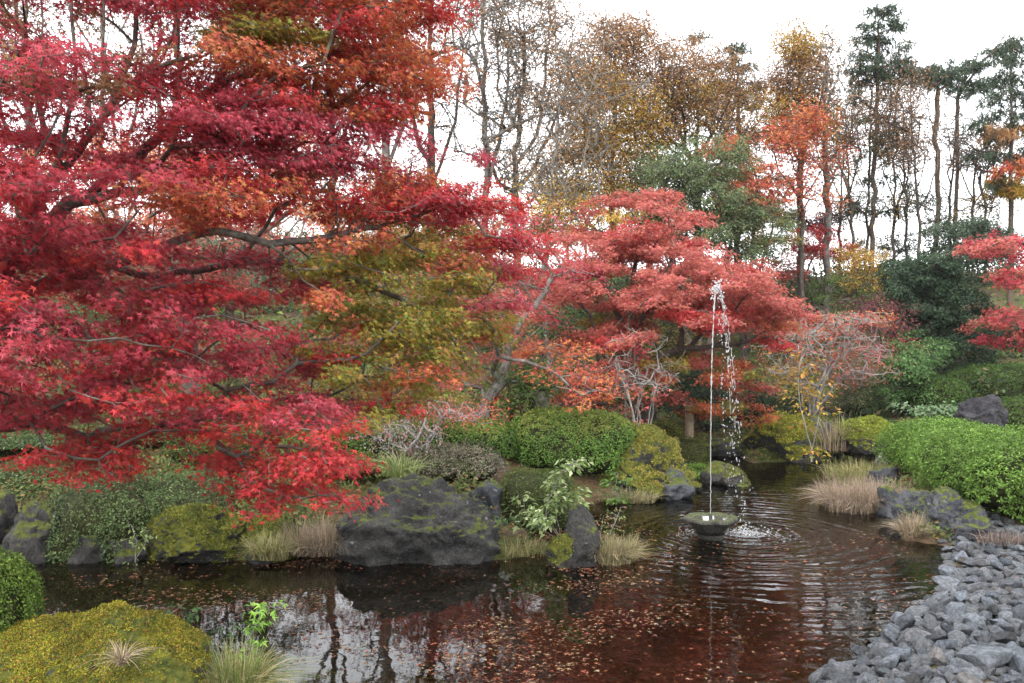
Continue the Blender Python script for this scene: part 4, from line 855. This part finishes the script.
rock('moss-covered rounded rock on the far bank below the pale twiggy shrub', *rk(752, 826, 420, 461, 2.0), M_ROCK_MOSS, 318, 5, 7, .1, moss=13000, msize=.035, mthr=.2, mosspal=[(.2, .24, .02), (.26, .28, .025), (.14, .17, .015), (.2, .12, .03)])
rock('grey lichened rock at the right foot of the moss-covered far rock', *rk(800, 842, 425, 459, 1.0), M_ROCK_BLUE, 319, 5, moss=2000, msize=.03)
rock('mossy ledge sloping down to the channel at the far right bank', *rk(842, 905, 424, 450, 1.2, .25), M_ROCK_MOSS, 320, 5, 6, .1, moss=7000, msize=.035, mosspal=[(.2, .24, .03), (.14, .17, .02)], tilt=.15)
rock('dark bare rock between the clipped shrubs on the far right bank', *rk(962, 1010, 402, 425, 1.2, .8), rock_mat('bare_dark_rock', (0.008, 0.008, 0.01), (0.06, 0.058, 0.065), 0, lich=0, sc=1.2), 321, 5)
rock('pale stone at the left foot of the bright green hedge', *rk(878, 896, 443, 468, .5), rock_mat('pale_rock', (.2, .2, .2), (.5, .5, .5), 0), 322, 4)
rock('blue-grey lichened boulder in front of the bright green hedge', *rk(934, 986, 497, 540, .9, .02), M_ROCK_BLUE, 323, 6, 8, .13)
rock('rugged blue-grey boulder left of the lichened one, at the waterline', *rk(900, 944, 496, 532, .8), M_ROCK_BLUE, 324, 6, 8, .14)
rock('small dark rock between the straw-coloured tuft and the rugged boulder', *rk(878, 908, 492, 518, .5), M_ROCK_BLUE, 325, 4)
rock('low spotted rock under the near lobe of the bright hedge', *rk(955, 996, 508, 545, .6, .03), M_ROCK_BLUE, 326, 5)
rock('buried grey rock behind the straw-coloured tuft', *rk(868, 900, 462, 490, .5), M_ROCK_BLUE, 327, 4)

# grasses
def grass_tuft(label, c, rx, ry, h, n_, pal, seed, arch=.8, w_=.004, name='grass_tuft', cat='grass tuft', group=None):
    rg = np.random.default_rng(seed); c = np.array(c, float); a = rg.uniform(0, 2 * pi, n_); q = np.sqrt(rg.random(n_))
    bx = np.stack([np.cos(a) * q * rx, np.sin(a) * q * ry, 0 * a], -1); out = nrm(np.stack([np.cos(a) * q, np.sin(a) * q, 0 * a], -1) + rg.normal(0, .5, (n_, 3)) * (1, 1, 0))
    L = h * rg.uniform(.5, 1.15, n_); S_ = 5; t = np.linspace(0, 1, S_)
    ar = arch * rg.uniform(.15, 1.5, n_) ** 1.1
    pts = bx[:, None] * (.85 + .3 * fbm(bx * 9 + seed, seed, 2)[:, None, None]) + out[:, None] * (L * ar)[:, None, None] * (t ** 1.6)[None, :, None] * .9
    pts = pts + np.array([0, 0, 1.0]) * (L[:, None] * (t[None] - ar[:, None] * .55 * t[None] ** 2.2))[..., None]
    side = nrm(np.cross(out, [0, 0, 1.0]) + rg.normal(0, .4, (n_, 3)))
    wd = w_ * (1 - t * .85)
    V = np.stack([pts - side[:, None] * wd[None, :, None], pts + side[:, None] * wd[None, :, None]], 2).reshape(-1, 3) + c
    base = (np.arange(n_) * S_ * 2)[:, None]; k_ = np.arange(S_ - 1)[None] * 2
    Fq = np.stack([base + k_, base + k_ + 1, base + k_ + 3, base + k_ + 2], -1).reshape(-1, 4)
    o_ = build(name, V, [Fq], M_STRAW, None, np.repeat(pick(rg, pal, n_, .2), S_ * 2, 0), loc=c)
    return tag(o_, label, cat, group)
STRAW = [(.3, .24, .16), (.24, .19, .13), (.17, .13, .09), (.35, .28, .19)]
DRYG = [(.3, .27, .12), (.2, .2, .07), (.38, .32, .18), (.14, .17, .05)]
def gp(px, py, z=None, dd=0):
    q = W(px, py, z or 0); return (q[0], q[1] + dd, max(hz(q[0], q[1] + dd), 0.0) if z is None else z)
grass_tuft('broad straw-coloured tuft jutting into the pond from the right bank', (gp(862, 508, 0)), .58, .45, .42, 3200, STRAW + [(.35, .25, .22)], 401, .9)
grass_tuft('small straw tuft in front of the rugged blue-grey boulder', gp(913, 538, 0), .14, .14, .3, 700, STRAW, 402, .8)
grass_tuft('greenish straw grass above the broad tuft, below the hedge', gp(860, 482, 0), .5, .5, .35, 1500, DRYG, 403, .7)
grass_tuft('dry twiggy grass at the waterline left of the largest boulder', gp(318, 552, 0.03), .42, .25, .36, 2400, STRAW + [(.2, .15, .12)], 404, .9)
grass_tuft('tawny grass clump in the water right of the pointed rock', gp(612, 562, 0), .27, .2, .28, 1800, DRYG + STRAW, 405, .8)
grass_tuft('dry grass at the waterline below the large rounded azalea', gp(628, 502, 0.02), .4, .25, .2, 900, DRYG + STRAW, 406, .8)
grass_tuft('arching green and straw grass on the moss boulder\'s right side', (-1.55, 5.55, .12), .16, .2, .36, 1900, DRYG + [(.1, .16, .03), (.08, .13, .03)], 407, 1.0, .003)
grass_tuft('little tan tuft growing out of the moss boulder', (-1.98, 5.03, .5), .02, .02, .16, 130, STRAW, 408, 1.1, .003)
grass_tuft('thin grass by the low mossy rock on the left shore', gp(268, 560, .05), .2, .12, .3, 500, DRYG, 409, .8)
grass_tuft('ragged grass on the shore between the boulder and the pointed rock', gp(520, 552, 0.02), .3, .3, .15, 600, DRYG, 410, .8)
grass_tuft('blade-like green leaves above the largest boulder', gp(400, 475, .55), .2, .2, .35, 200, [(.15, .2, .06), (.25, .28, .12)], 411, .9, .008)
grass_tuft('purplish dry grass over the cobbles under the hedge', gp(1005, 543, .1), .3, .25, .14, 420, [(.16, .12, .11), (.22, .17, .14), (.1, .08, .07)], 412, .9)
grass_tuft('brown grass between the moss-covered far rock and the ledge', gp(845, 452, .1), .4, .4, .55, 900, DRYG, 413, .6, .008)
grass_tuft('sparse tawny seed heads above the far right rocks', gp(838, 450, .2), .45, .3, .75, 160, STRAW, 414, .6, .006)

# leafy plants with stems
def plant(name, label, cat, c, stems, pal, seed, nleaf, size, R=.1, jit=.03, tmpl=T_OVAL, bark=None, r0=.006, rt=.0015, face=.4, droop=.2, twigs=4, mat=None):
    rg = np.random.default_rng(seed); c = np.array(c, float)
    tr = [[c + (0, 0, .03)]] ; pd = []
    for s in stems:
        pts = [c + np.array(q) for q in s]; tr.append([c + (0, 0, .03)] + pts)
        for t in np.linspace(.35, 1, max(3, len(s) * 3)):
            k = t * len(pts) - 1; i_ = int(max(0, math.floor(k))); a_ = pts[i_] if k >= 0 else c; b_ = pts[min(i_ + 1, len(pts) - 1)]
            pd.append((a_ + (b_ - a_) * (k - i_ if k >= 0 else 0) + rg.normal(0, .01, 3), R, .03, pal, 1))
    return make_tree(name, label, cat, c, tr, pd, rg, r0=r0, rt=rt, bark=bark or M_TWIG_PALE, leafmat=mat or M_HEDGE, tmpl=tmpl, nleaf=nleaf, size=size, jit=jit, step=.06, bf=.2, twigs=twigs, wob=.004,
                     droop=droop, face=face, crown_name='leaves', trunk_name='stems', sides=4)
VAR = [(.3, .36, .16), (.4, .45, .25), (.18, .25, .08), (.12, .18, .05)]
plant('dwarf_bamboo', 'pale variegated arching plant left above the pointed rock', 'plant', gp(562, 545, 0.05), [[(-.15, .1, .25), (-.1, .1, .5), (.05, .05, .78), (.2, 0, .86)], [(-.3, .15, .2), (-.4, .2, .45)], [(.1, .1, .3), (.2, .1, .55)], [(-.1, -.05, .2), (-.3, -.1, .35)], [(-.05, .2, .3), (0, .25, .62)]],
      VAR, 501, 60, .07, R=.12, droop=.5, jit=.035)
plant('seedling', 'leafy seedling with bright green leaves at the moss boulder\'s right', 'sapling', (-1.62, 5.75, .12), [[(.05, 0, .16), (.1, 0, .3), (.16, 0, .42), (.22, 0, .5)]], [(.14, .26, .04), (.2, .33, .07), (.1, .2, .03)], 502, 26, .042, R=.05, tmpl=T_MAPLE3)
plant('shore_plant', 'dark compound-leaved plant over the water behind the moss boulder', 'plant', (-2.35, 6.3, .05), [[(.05, 0, .25), (.25, 0, .4)], [(-.15, 0, .2), (-.3, 0, .34)], [(.2, .05, .15), (.45, .1, .25)], [(0, .1, .2), (0, .1, .38)]], [(.04, .08, .025), (.06, .11, .03), (.03, .06, .02)], 503, 70, .045, R=.13, droop=.5)
plant('seedling', 'small pale seedling in front of the left end of the long mossy rock', 'sapling', gp(135, 563, 0), [[(0, 0, .2), (-.05, 0, .36)], [(.08, 0, .15), (.12, 0, .3)]], [(.12, .17, .05), (.18, .22, .08)], 504, 30, .04, R=.1)
plant('shore_plant', 'green-leaved sprig at the foot of the large rounded azalea', 'plant', gp(616, 497, .1), [[(0, 0, .15), (.02, 0, .3)], [(-.08, 0, .2)], [(.1, 0, .18)]], [(.12, .22, .05), (.09, .16, .03)], 505, 60, .06, R=.12)
plant('yellow_sprig', 'yellow-leaved sprig climbing beside the pale twiggy shrub', 'plant', gp(812, 452, .4), [[(-.1, 0, .4), (-.2, 0, .9), (-.15, 0, 1.5)], [(.1, 0, .5), (.2, 0, 1.0)]], YELL, 506, 30, .08, R=.2, jit=.08, r0=.012)
plant('shore_plant', 'pale green plant on the bank before the dome-shaped shrub', 'plant', gp(925, 425, .6), [[(-.1, 0, .2), (-.3, 0, .35)], [(.1, 0, .3)], [(.2, 0, .25), (.4, 0, .3)]], [(.1, .17, .08), (.14, .2, .1)], 507, 90, .08, R=.25, jit=.08, r0=.012)
plant('shore_plant', 'low green plants on the shore right of the largest boulder', 'plant', gp(508, 540, .08), [[(0, 0, .15)], [(.15, .1, .2)], [(-.1, .1, .2)], [(.3, .1, .15)]], [(.07, .12, .04), (.12, .18, .06)], 508, 80, .05, R=.16)
plant('shore_plant', 'fine reddish weeds on top of the tawny clump by the pointed rock', 'plant', gp(600, 560, .0), [[(0, 0, .2), (.03, 0, .42)], [(.08, 0, .2), (.2, 0, .5)], [(-.05, 0, .3)]], [(.3, .14, .09), (.2, .22, .08), (.14, .2, .06)], 509, 40, .03, R=.08)
#=NEAR=
# ------------------------------------------------------------------ fountain
FX, FY, _ = P(711, 500, 10.5)
def lathe(prof, seg=72, lobes=0, la=0.0):
    V = []; 
    for (r_, z_, lw) in prof:
        a = np.arange(seg) * 2 * pi / seg; rr = r_ * (1 + la * lw * (np.abs(np.cos(a * lobes / 2)) ** .6 - .5) * 2) if lobes else r_ + 0 * a
        V.append(np.stack([np.cos(a) * rr, np.sin(a) * rr, 0 * a + z_], -1))
    V = np.concatenate(V); m_ = len(prof); a = np.arange(seg); b = (a + 1) % seg
    Fq = np.concatenate([np.stack([k * seg + a, k * seg + b, (k + 1) * seg + b, (k + 1) * seg + a], -1) for k in range(m_ - 1)])
    return V, Fq
T = thing('fountain_basin', 'lobed stone fountain basin standing in the pond', 'fountain', (FX, FY, 0))
V, Fq = lathe([(.13, -.5, 0), (.13, .02, 0), (.15, .04, 0), (.15, .05, 0)], 40); build('pedestal', V, [Fq], M_BASIN, T, smooth=True)
prof = [(.09, .05, 0), (.15, .07, .3), (.2, .115, .8), (.235, .165, 1), (.262, .178, 1), (.288, .18, 1), (.297, .195, 1), (.296, .218, 1), (.286, .228, 1), (.235, .226, .9), (.21, .205, .7), (.15, .18, .2), (.04, .17, 0), (.001, .17, 0)]
V, Fq = lathe(prof, 128, 6, .1); N_ = fbm(V * 14, 5, 3)
V = V * (.88, .88, 1) * (1 + .014 * N_[:, None])
build('bowl', V, [Fq], M_BASIN, T, smooth=True)
V, Fq = lathe([(.02, .15, 0), (.02, .25, 0), (.012, .262, 0), (.001, .262, 0)], 16); build('nozzle', V, [Fq], M_BASIN, T, smooth=True)
m, n, l, o = newmat('splashing_water')
p = n.new('ShaderNodeBsdfPrincipled'); p.inputs['Base Color'].default_value = (.93, .95, .97, 1); p.inputs['Roughness'].default_value = .12; p.inputs['Transmission Weight'].default_value = .7; p.inputs['IOR'].default_value = 1.33
l.new(p.outputs[0], o.inputs[0]); M_SPLASH = m
m, n, l, o = newmat('still_basin_water'); l.new(princ(n, l, (.06, .07, .05), .03, .6), o.inputs[0])
a = np.arange(48) * 2 * pi / 48; V = np.stack([np.cos(a) * .2, np.sin(a) * .2, 0 * a + .212], -1); V = np.vstack([V, [[0, 0, .212]]])
build('basin_water', V, [np.stack([np.arange(48), (np.arange(48) + 1) % 48, np.full(48, 48)], -1)], m, T)
rg = np.random.default_rng(61)
mb = MB(); DV, DF = ICO[2]
def drop(mb, c, r_, st=1.0, axis_=None):
    s = np.array([1, 1, st]) * r_ * (1 + .25 * rg.normal(size=3)); mb.add(DV * np.abs(s) + np.asarray(c), [DF])
top = P(716, 285, 10.5)
H = top[2] - .25; steps = 90                           # rising column, thin and slightly broken
V = []; seg = 8
for k in range(steps + 1):
    t = k / steps; z_ = .25 + H * t; r_ = (.0036 + .003 * t) * (1 if t < .45 else max(.25, 1 + .55 * rg.normal())) ; a = np.arange(seg) * 2 * pi / seg
    cx = FX + .002 * rg.normal() + .05 * t ** 4; V.append(np.stack([cx + np.cos(a) * abs(r_), FY + np.sin(a) * abs(r_), 0 * a + z_], -1))
V = np.concatenate(V); a = np.arange(seg); b_ = (a + 1) % seg
mb.add(V, [np.concatenate([np.stack([k * seg + a, k * seg + b_, (k + 1) * seg + b_, (k + 1) * seg + a], -1) for k in range(steps)])])
for k in range(90):                                    # frothy head
    mb.add(DV * rg.uniform(.003, .012) + top + rg.normal(0, 1, 3) * (.035, .03, .05) + (0, 0, -.02), [DF])
LAND = np.array([SPL[0] - .08, SPL[1], .0])
def arc(t, off):
    return np.array([top[0] + (LAND[0] + off[0] - top[0]) * t, top[1] + (LAND[1] + off[1] - top[1]) * t, top[2] - (top[2]) * t * t])
for k in range(300):
    t = rg.random() ** .8 * .99; off = rg.normal(0, .5, 2) * (.22, .2); drop(mb, arc(t, off * (.2 + t * .5)) + rg.normal(0, .01, 3), rg.uniform(.002, .0055), 2.4)
for strand in range(4):                                # thin broken strands in the falling water
    off = rg.normal(0, .5, 2) * (.16, .12); t = rg.uniform(0, .05)
    while t < .8:
        L_ = rg.uniform(.02, .08) * (1 - t * .6); m_ = 6; tt = np.linspace(t, t + L_, m_); ring = []
        for j, q_ in enumerate(tt):
            c_ = arc(q_, off * (.2 + q_ * .5)); rr_ = .0032 * math.sin(pi * (j + .4) / m_) * rg.uniform(.6, 1.2) + .0006; an = np.arange(5) * 2 * pi / 5
            ring.append(np.stack([c_[0] + np.cos(an) * rr_, c_[1] + np.sin(an) * rr_, c_[2] + 0 * an], -1))
        a5 = np.arange(5); b5 = (a5 + 1) % 5
        mb.add(np.concatenate(ring), [np.concatenate([np.stack([q * 5 + a5, q * 5 + b5, (q + 1) * 5 + b5, (q + 1) * 5 + a5], -1) for q in range(m_ - 1)])])
        t += L_ + rg.uniform(.005, .05) * (1 + 2 * t)
for k in range(90):                                    # a second, more broken fall close to the column
    t = rg.random() * .8; q = arc(t, (-.12, .1)); drop(mb, q + rg.normal(0, .02, 3), rg.uniform(.002, .006), 1.8)
for k in range(170):                                   # splash crown where it lands
    a = rg.uniform(0, 2 * pi); q = abs(rg.normal(0, .13)); drop(mb, SPL * (1, 1, 0) + (math.cos(a) * q - .03, math.sin(a) * q, max(0, rg.normal(.015, .04))), rg.uniform(.003, .008), .9)
tag(mb.build('water_jet', M_SPLASH, smooth=True, loc=(FX, FY, .25)), 'white jet of water rising from the basin and falling in drops to its right', 'water jet')
# foam rings flat on the water near the splash
mb = MB()
for k in range(260):
    a = rg.uniform(0, 2 * pi); q = .04 + abs(rg.normal(0, .17)); mb.add(DV * (rg.uniform(.003, .014), rg.uniform(.003, .008), .002) + (SPL[0] + math.cos(a) * q * 1.3, SPL[1] + math.sin(a) * q, .001), [DF])
tag(mb.build('foam', M_SPLASH, smooth=True, loc=(SPL[0], SPL[1], 0)), 'white foam where the falling water lands', 'foam', None, 'stuff')

# ------------------------------------------------------------------ posts and slabs
def bevel_box(name, size, mat, loc, rotz=0, seed=0, parent=None, rough=.01):
    bm = bmesh.new(); bmesh.ops.create_cube(bm, size=1)
    for v_ in bm.verts: v_.co = (v_.co.x * size[0], v_.co.y * size[1], v_.co.z * size[2])
    bmesh.ops.bevel(bm, geom=bm.edges[:], offset=min(size) * .12, segments=2, affect='EDGES')
    bmesh.ops.subdivide_edges(bm, edges=bm.edges[:], cuts=2, use_grid_fill=True)
    vs = np.array([v_.co[:] for v_ in bm.verts]); nn = fbm(vs * 9 + seed, seed, 2)
    for v_, q in zip(bm.verts, nn): v_.co *= 1 + rough * q / max(size) * .6
    me = bpy.data.meshes.new(name); bm.to_mesh(me); bm.free(); me.materials.append(mat)
    for p_ in me.polygons: p_.use_smooth = False
    o_ = bpy.data.objects.new(name, me); C.objects.link(o_); o_.location = loc; o_.rotation_euler = (0, 0, rotz)
    if parent: o_.parent = parent
    return o_
q = P(689.5, 418, 16.55); M_WOOD = bark_mat('weathered_wood', (.22, .17, .11), (.42, .34, .24), (.4, .36, .3), .1, 20)
T = thing('wooden_post', 'short pale square wooden post on the far bank', 'post', (q[0], q[1], hz(q[0], q[1])), None)
bevel_box('post', (.115, .115, .7), M_WOOD, (0, 0, q[2] - hz(q[0], q[1]) - .17), .3, 1, T)
bevel_box('cap', (.145, .145, .03), M_WOOD, (0, 0, q[2] - hz(q[0], q[1]) + .195), .3, 2, T)
q = P(539, 402, 14.3); g_ = hz(q[0], q[1])
rg = np.random.default_rng(71); sk = Skel(500); sk.line([(q[0], q[1], g_ - .1), (q[0] + .01, q[1], g_ + .4), (q[0] + .02, q[1], q[2] + .12)], -1, .06, 0, rg, .008); Vt, Ft, _r = sk.mesh(.13, .115, 12)
ctr = len(Vt); top_ring = np.arange(len(Vt) - 12, len(Vt)); Vt = np.vstack([Vt, Vt[top_ring].mean(0)[None] + (0, 0, .015)])
tag(build('tree_stump', Vt, [Ft, np.stack([top_ring, np.roll(top_ring, -1), np.full(12, ctr)], -1)], M_BARK_GREY, loc=(q[0], q[1], g_)), 'pale cut-off stump behind the large rounded azalea', 'stump')
q = P(735, 427, 19.3)
o_ = bevel_box('stone_slab', (1.15, .4, .12), M_ROCK, (q[0], q[1], q[2]), .05, 4, None, .03); tag(o_, 'flat dark stone slab step on the far bank, right of the wooden post', 'stone slab')
q = P(730, 442, 18.9)
o_ = bevel_box('stone_slab', (1.3, .45, .16), M_ROCK_BLUE, (q[0], q[1], q[2]), -.04, 5, None, .03); tag(o_, 'lower, lighter stone slab step just above the far waterline', 'stone slab')

# ------------------------------------------------------------------ cobbles on the right bank
rg = np.random.default_rng(81)
protos = []
for k in range(14):
    V, Fc = ICO[3]; V = V.copy(); r_ = np.random.default_rng(900 + k)
    for j in range(12):
        d_ = nrm(r_.normal(size=3)); h = r_.uniform(.38, .78); s = V @ d_; V = V - np.where(s > h, s - h, 0)[:, None] * d_ * .95
    V = V * (1 + .06 * fbm(V * 1.6 + k, k, 3))[:, None]; V = V * (1, r_.uniform(.6, .85), r_.uniform(.38, .62))
    me_o = build('cobble', V, [Fc], M_STONE, smooth=True); me_o.data.update(); protos.append(me_o.data)
    for pp_ in (me_o.data,):
        try: pp_.set_sharp_from_angle(angle=radians(32))
        except Exception: pass
    bpy.data.objects.remove(me_o)
COB = np.array([W(*p) for p in [(786, 700), (862, 652), (918, 612), (945, 580), (948, 548), (975, 535), (1010, 532), (1040, 530)]] + [np.array([5.2, 8.6]), np.array([5.2, 4.6]), np.array([1.4, 4.9])])
def inp(x, y): return in_poly(x, y, COB)
placed = []
def fits(x, y, r, f):
    for (a_, b_, c_) in placed:
        if (a_ - x) ** 2 + (b_ - y) ** 2 < (f * (c_ + r)) ** 2: return False
    return True
for (rmin, rmax, tries, f) in [(.11, .145, 70, .80), (.075, .105, 800, .74), (.05, .08, 7000, .66), (.028, .05, 16000, .62)]:
    for _ in range(tries):
        x, y = rg.uniform(1.2, 5.3), rg.uniform(4.6, 10.6)
        if not inp(x, y): continue
        r = rg.uniform(rmin, rmax)
        if fits(x, y, r, f): placed.append((x, y, r))
GW = ('cobble_group')
vis = []
for (x, y, r) in placed:
    z = hz(x, y); px, py = 512 + x / y * F, HOR + (CZ - z - r * .4) / y * F
    vis.append((r / y * (1 if (-30 < px < 1050 and py < 700) else 0.0), x, y, r, z))
vis.sort(key=lambda t: -t[0])
big = [v_ for v_ in vis if v_[0] > 0][:296]; small = vis[len(big):]
big_names = ['largest cobble at the lower right of the pebble bank']
for k, (s_, x, y, r, z) in enumerate(big):
    o_ = bpy.data.objects.new('cobble', protos[rg.integers(14)]); C.objects.link(o_)
    o_.location = (x, y, max(z, -.05) + r * rg.uniform(.15, .75)); o_.scale = (r * rg.uniform(1.0, 1.3), r * 1.1, r * rg.uniform(.9, 1.35)); o_.rotation_euler = (rg.normal(0, .45), rg.normal(0, .45), rg.uniform(0, 2 * pi))
    tag(o_, 'angular blue-grey cobble lying on the pebble bank at the right shore', 'stone', 'cobbles of the right shore')
mb = MB()
pv = [(np.array([v_.co[:] for v_ in p_.vertices]), np.array([q_.vertices[:] for q_ in p_.polygons])) for p_ in protos]
lowV, lowF = ICO[2]
def many_stones(lst, mb):
    for (x, y, r, z) in lst:
        s = np.array([1, rg.uniform(.6, .9), rg.uniform(.4, .6)]) * r; a = rg.uniform(0, 2 * pi); ca, sa = math.cos(a), math.sin(a)
        V = lowV * s; V = V + rg.normal(0, .05 * r, V.shape); V = V @ np.array([[ca, -sa, 0], [sa, ca, 0], [0, 0, 1]]).T
        mb.add(V + (x, y, z), [lowF])
extra = [(x, y, r, max(z, -.05) + r * .25) for (s_, x, y, r, z) in small]
k = 0
while k < 3800:                                        # gravel between and beneath the cobbles, and some under water at the edge
    x, y = rg.uniform(1.0, 5.3), rg.uniform(4.6, 10.8)
    if not (inp(x, y) or inp(x + .18, y)): continue
    extra.append((x, y, rg.uniform(.018, .045), hz(x, y) + .008)); k += 1
many_stones(extra, mb)
M_GRAVEL = rock_mat('shore_gravel', (.03, .033, .036), (.13, .137, .145), 0, lich=0.0, sc=5.0)
tag(mb.build('gravel', M_GRAVEL, smooth=False), 'small grey gravel filling the gaps between the cobbles', 'gravel', None, 'stuff')

# ------------------------------------------------------------------ fallen leaves and ground cover
rg = np.random.default_rng(91)
LIT = [(.42, .12, .04), (.5, .17, .06), (.33, .06, .03), (.45, .24, .1), (.24, .09, .04), (.52, .09, .05)]
def scatter(n_, xr, yr, cond, zoff, size, pal, name, label, cat, mat, flat_=.15, tmpl=T_MAPLE3, zf=None):
    out = []
    got = 0
    while got < n_:
        x = rg.uniform(*xr, n_); y = rg.uniform(*yr, n_); ok = cond(x, y); out.append(np.stack([x[ok], y[ok]], -1)); got += ok.sum()
    q = np.concatenate(out)[:n_]; z = (zf(q[:, 0], q[:, 1]) if zf else 0) + zoff + rg.uniform(0, .004, n_)
    pos = np.stack([q[:, 0], q[:, 1], z + 0 * q[:, 0]], -1)
    LV, LF, LC = leaf_cloud(rg, pos, np.array([0, 0, 1.0]) + rg.normal(0, flat_, (n_, 3)), rg.normal(0, 1, (n_, 3)) * (1, 1, .1), size * rg.uniform(.5, 1.25, n_), tmpl, pick(rg, pal, n_, .25))
    return tag(build(name, LV, [LF], mat, None, LC), label, cat, None, 'stuff')
def float_c(x, y):
    s = sdist(x, y); p3 = np.stack([x, y, 0 * x], -1)
    dens = np.clip(fbm(p3 * (1.1, 1.6, 1), 12, 4) * 1.6 + .3, .03, 1) + .5 * np.exp(-np.abs(s) / .12) * (fbm(p3 * 1.7, 55, 2) > 0)
    dens = dens * (.15 + .85 * ss(1.9, .6, x)) * ss(12.5, 10.0, y) * (.3 + .7 * ss(-3.8, -1.0, x) * 1.0 + .3 * np.exp(-((y - 8.0) / .4) ** 2))
    dens *= 1 - .8 * np.exp(-(((x - SPL[0]) ** 2 + (y - SPL[1]) ** 2) / .6))
    return (s < -.04) & (rg.random(len(x)) < dens)
scatter(4800, (-5.5, 4), (4.4, 14), float_c, .003, .031, [(.2, .08, .035), (.28, .12, .05), (.15, .05, .03), (.24, .15, .08), (.1, .05, .03), (.26, .07, .04), (.28, .2, .11)], 'floating_leaves', 'fallen red and brown maple leaves floating on the pond', 'leaves', M_LEAF2, .05)
def sunk_c(x, y):
    s = sdist(x, y); return (s < -.08) & (rg.random(len(x)) < ss(-1.6, .6, x) * ss(2.0, 1.2, x) * ss(11.5, 9.5, y) * np.clip(.5 + .8 * fbm(np.stack([x, y, 0 * x], -1) * 1.1, 19, 3), .05, 1))
scatter(9000, (-5.5, 4.5), (4.4, 15), sunk_c, .012, .045, [(.3, .11, .05), (.2, .07, .04), (.3, .15, .07), (.12, .05, .03)], 'sunken_leaves', 'red leaf litter on the pond bed', 'leaves', M_LEAF2, .2, zf=lambda x, y: height(x, y) * .55 - .0)
def bank_c(x, y):
    s = sdist(x, y); cob = np.array([inp(a_, b_) for a_, b_ in zip(x, y)]) & (rg.random(len(x)) > .12)
    return (s > .03) & ~cob
scatter(26000, (-9, 10), (5.0, 24), bank_c, .012, .045, LIT + BRWN + [(.1, .12, .03)], 'leaf_litter', 'fallen leaves scattered on the banks', 'leaves', M_LEAF2, .4, zf=height)
def gc_c(x, y):
    s = sdist(x, y); return (s > .05) & (rg.random(len(x)) < np.clip(.5 + 1.2 * fbm(np.stack([x, y, 0 * x], -1) * .8, 29, 3), .08, 1)) & ~np.array([inp(a_, b_) for a_, b_ in zip(x, y)])
def cover(n_, xr, yr, size, hgt, pal, name, label):
    x = rg.uniform(*xr, n_ * 2); y = rg.uniform(*yr, n_ * 2); ok = gc_c(x, y); x, y = x[ok], y[ok]; m_ = len(x)
    z = height(x, y) + rg.uniform(0, 1, m_) * hgt * np.clip(.6 + fbm(np.stack([x, y, 0 * x], -1) * 2, 31, 3), .1, 2)
    LV, LF, LC = leaf_cloud(rg, np.stack([x, y, z], -1), np.array([0, -.4, 1.0]) + rg.normal(0, .5, (m_, 3)), rg.normal(0, 1, (m_, 3)) + (0, 0, .5), size * rg.uniform(.6, 1.3, m_), T_OVAL, pick(rg, pal, m_, .25))
    tag(build(name, LV, [LF], M_HEDGE, None, LC), label, 'ground cover', None, 'stuff')
cover(150000, (-9, 7), (9.3, 21), .055, .17, [(.06, .1, .02), (.09, .13, .03), (.12, .13, .04), (.05, .07, .02), (.16, .1, .04)], 'ground_cover', 'low green ground cover on the near banks')
cover(80000, (-22, 22), (20, 38), .16, .55, DKGR + GRN + [(.12, .09, .04), (.1, .08, .04), (.09, .1, .03)], 'undergrowth', 'dense undergrowth on the slope behind the pond')

# ------------------------------------------------------------------ faint autumn haze over the whole garden
x0, x1, y0, y1, z0, z1 = -60, 60, -12, 58, -2.0, 22.0
V = [(x, y, z) for z in (z0, z1) for y in (y0, y1) for x in (x0, x1)]
m, n, l, o = newmat('haze_air')
pv_ = n.new('ShaderNodeVolumePrincipled'); pv_.inputs['Color'].default_value = (.9, .93, .97, 1); pv_.inputs['Density'].default_value = 0.0003
l.new(pv_.outputs[0], o.inputs['Volume'])
HZ = tag(build('haze', V, [np.array([[0, 2, 3, 1], [4, 5, 7, 6], [0, 1, 5, 4], [2, 6, 7, 3], [0, 4, 6, 2], [1, 3, 7, 5]])], m), 'thin pale haze in the air', 'haze', None, 'stuff')
